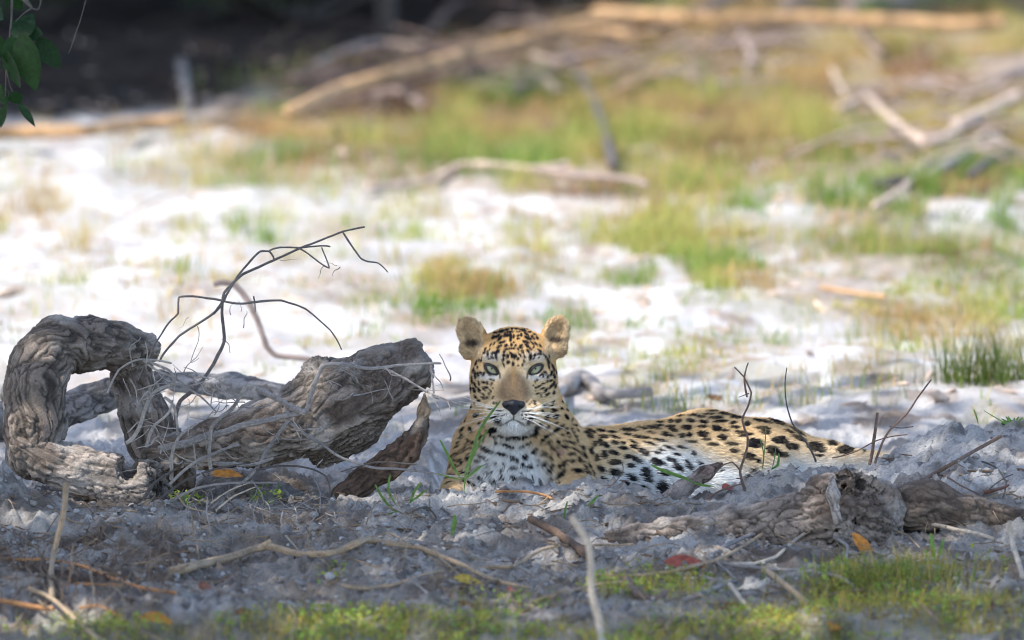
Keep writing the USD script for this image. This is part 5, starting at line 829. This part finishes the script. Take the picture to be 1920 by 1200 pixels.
wd = np.tile(np.array([.95, .75, .18]), (NF, 1)) * LS * RNG.uniform(.8, 1.2, (NF, 1))
curves('fur', to_world(pts[ok]), 3, wd[ok], 'fur_look', LEO, fcol[ok])
# eyes: almond windows on a round eyeball, lids round them
mat('eye_look', {'t': ('texture_coordinate', {}), 'm': ('mapping', {'mapping_type': 'point'}), 's': ('separate_xyz', {}), 'g': ('attribute', {'attribute': 'coat'}),
    'p': ('principled_bsdf', {'roughness': .22, 'specular_ior_level': .35})}, [('g.color', 'p.base_color')], 'p.BSDF')
mat('lid_look', {'p': ('principled_bsdf', {'base_color': (.012, .010, .010), 'roughness': .45})}, [], 'p.BSDF')
mat('nose_look', {'n': ('noise_texture', {'scale': 900., 'detail': 3.}), 'b': ('bump', {'strength': .4, 'distance': .0006}), 'r': ('rgb_ramp', {'ramp': [(0.3, (.006, .006, .008)), (0.75, (.018, .018, .023))]}),
    'p': ('principled_bsdf', {'roughness': .5, 'specular_ior_level': .3})}, [('n.fac', 'b.height'), ('n.fac', 'r.fac'), ('r.color', 'p.base_color'), ('b.normal', 'p.normal')], 'p.BSDF')
def eye(s):
    A, B = np.array([963 + s * 29, 700.]), np.array([963 + s * 54, 684.])       # inner and outer corner
    mid, ax = (A + B) / 2, unit(B - A); nr = np.array([ax[1], -ax[0]]) * (1 if True else 1)
    if nr[1] > 0: nr = -nr                                                       # towards the brow
    half = np.linalg.norm(B - A) / 2
    U_, V_ = np.meshgrid(np.linspace(-1, 1, 29), np.linspace(-1, 1, 17), indexing='ij')
    up_, lo_ = 5.4 * (1 - np.abs(U_ - .05) ** 2.1).clip(0), 6.8 * (1 - np.abs(U_ + .08) ** 2.0).clip(0)
    off = np.where(V_ > 0, V_ * up_, V_ * lo_)
    q = mid + U_[..., None] * half * ax + off[..., None] * nr
    c2 = mid + nr * 1.2; rr = np.hypot(q[..., 0] - c2[0], q[..., 1] - c2[1])
    dz = -88 + rr ** 2 / 34.0 + np.abs(q[..., 0] - 963 - s * 28) * .22
    v = np.stack([q[..., 0], q[..., 1], dz], -1).reshape(-1, 3)
    i = np.arange(28 * 17).reshape(28, 17)[:, :-1].ravel(); f = np.stack([i, i + 1, i + 18, i + 17], 1); F = np.vstack([f[:, :3], f[:, [0, 2, 3]]])
    nrm = np.cross(v[F[:, 1]] - v[F[:, 0]], v[F[:, 2]] - v[F[:, 0]]).sum(0)
    if nrm[2] > 0: F = F[:, ::-1]
    r = rr.ravel(); n_ = noise(v / 1.5, 2)
    col = np.tile([.33, .325, .19], (len(v), 1)) * (0.8 + .4 * n_)[:, None]
    col = mixc(col, np.array([.20, .205, .14]), sstep(5, 9.5, r) * .7); col = mixc(col, np.array([.02, .02, .02]), sstep(10.5, 12.5, r)); col = mixc(col, np.array([.24, .21, .12]), (1 - sstep(2, 5, r)) * .4)
    pup = np.hypot(v[:, 0] - c2[0], v[:, 1] - c2[1] + .3); col = mixc(col, np.array([.004, .004, .004]), 1 - sstep(1.3, 2.3, pup))
    e = obj('eye', (to_world(v), F[:, ::-1]), 'eye_look', LEO, smooth=True, col=col)
    rim = lambda t, V: mid + t * half * ax + (5.4 * max(0, 1 - abs(t - .05) ** 2.1) if V > 0 else -6.8 * max(0, 1 - abs(t + .08) ** 2)) * nr
    loop = [rim(t, 1) for t in np.linspace(-1, 1, 15)] + [rim(t, -1) for t in np.linspace(1, -1, 15)[1:-1]]
    lp = np.array([[x, y, -90 + (np.hypot(x - c2[0], y - c2[1]) ** 2) / 34 + abs(x - 963 - s * 28) * .22] for x, y in loop])
    obj('eyelid', tube(to_world(np.vstack([lp, lp[:1]])), np.interp(np.arange(len(lp) + 1), [0, 7, 15, 22, len(lp)], [1.7, 1.9, 1.5, 1.0, 1.7]) * LS, 7, caps=False), 'lid_look', e, smooth=True)
for s in (-1, 1): eye(s)
def nose_sdf(P):
    d = rcone(P, (948, 757, -126), (978, 757, -126), 6.5, 6.5); d = smin(d, rcone(P, (963, 758, -129), (963, 772, -128), 9, 4.5), 6)
    d = smin(d, rcone(P, (950, 760, -127), (963, 771, -128), 5, 4), 4); d = smin(d, rcone(P, (976, 760, -127), (963, 771, -128), 5, 4), 4)
    for s in (-1, 1): d = smax(d, -ell(P, (963 + s * 12.5, 762.5, -136), (5.5, 2.8, 8), rotz2(s * 28)), 2)
    return d
nv, nf = sdf_mesh(nose_sdf, (935, 742, -150), (991, 784, -105), 1.0); obj('nose', (to_world(nv), nf), 'nose_look', LEO, smooth=True)
# whiskers
wp = []
for s in (-1, 1):
    for r_ in range(4):
        for c_ in range(4):
            x, y = 963 + s * (20 + c_ * 5.5), 767 + r_ * 5.5 + RNG.normal(0, 1)
            L = RNG.uniform(45, 85) - c_ * 2; an = math.radians(RNG.normal(-14 + r_ * 12, 7)); z0 = front_depth(x, y) - .5
            dr = np.array([s * math.cos(an), math.sin(an), -.25]); t = np.linspace(0, 1, 7)[:, None]
            wp.append(np.array([x, y, z0]) + dr * L * t + np.array([0, 6 + 5 * r_ * .4, 30]) * t ** 2 * RNG.uniform(.5, 1.3))
mat('whisker_look', {'p': ('principled_bsdf', {'base_color': (.8, .8, .76), 'roughness': .35})}, [], 'p.BSDF')
for w_ in wp: obj('whisker', tube(to_world(w_), np.linspace(.32, .10, 7) * LS, 4), 'whisker_look', LEO)
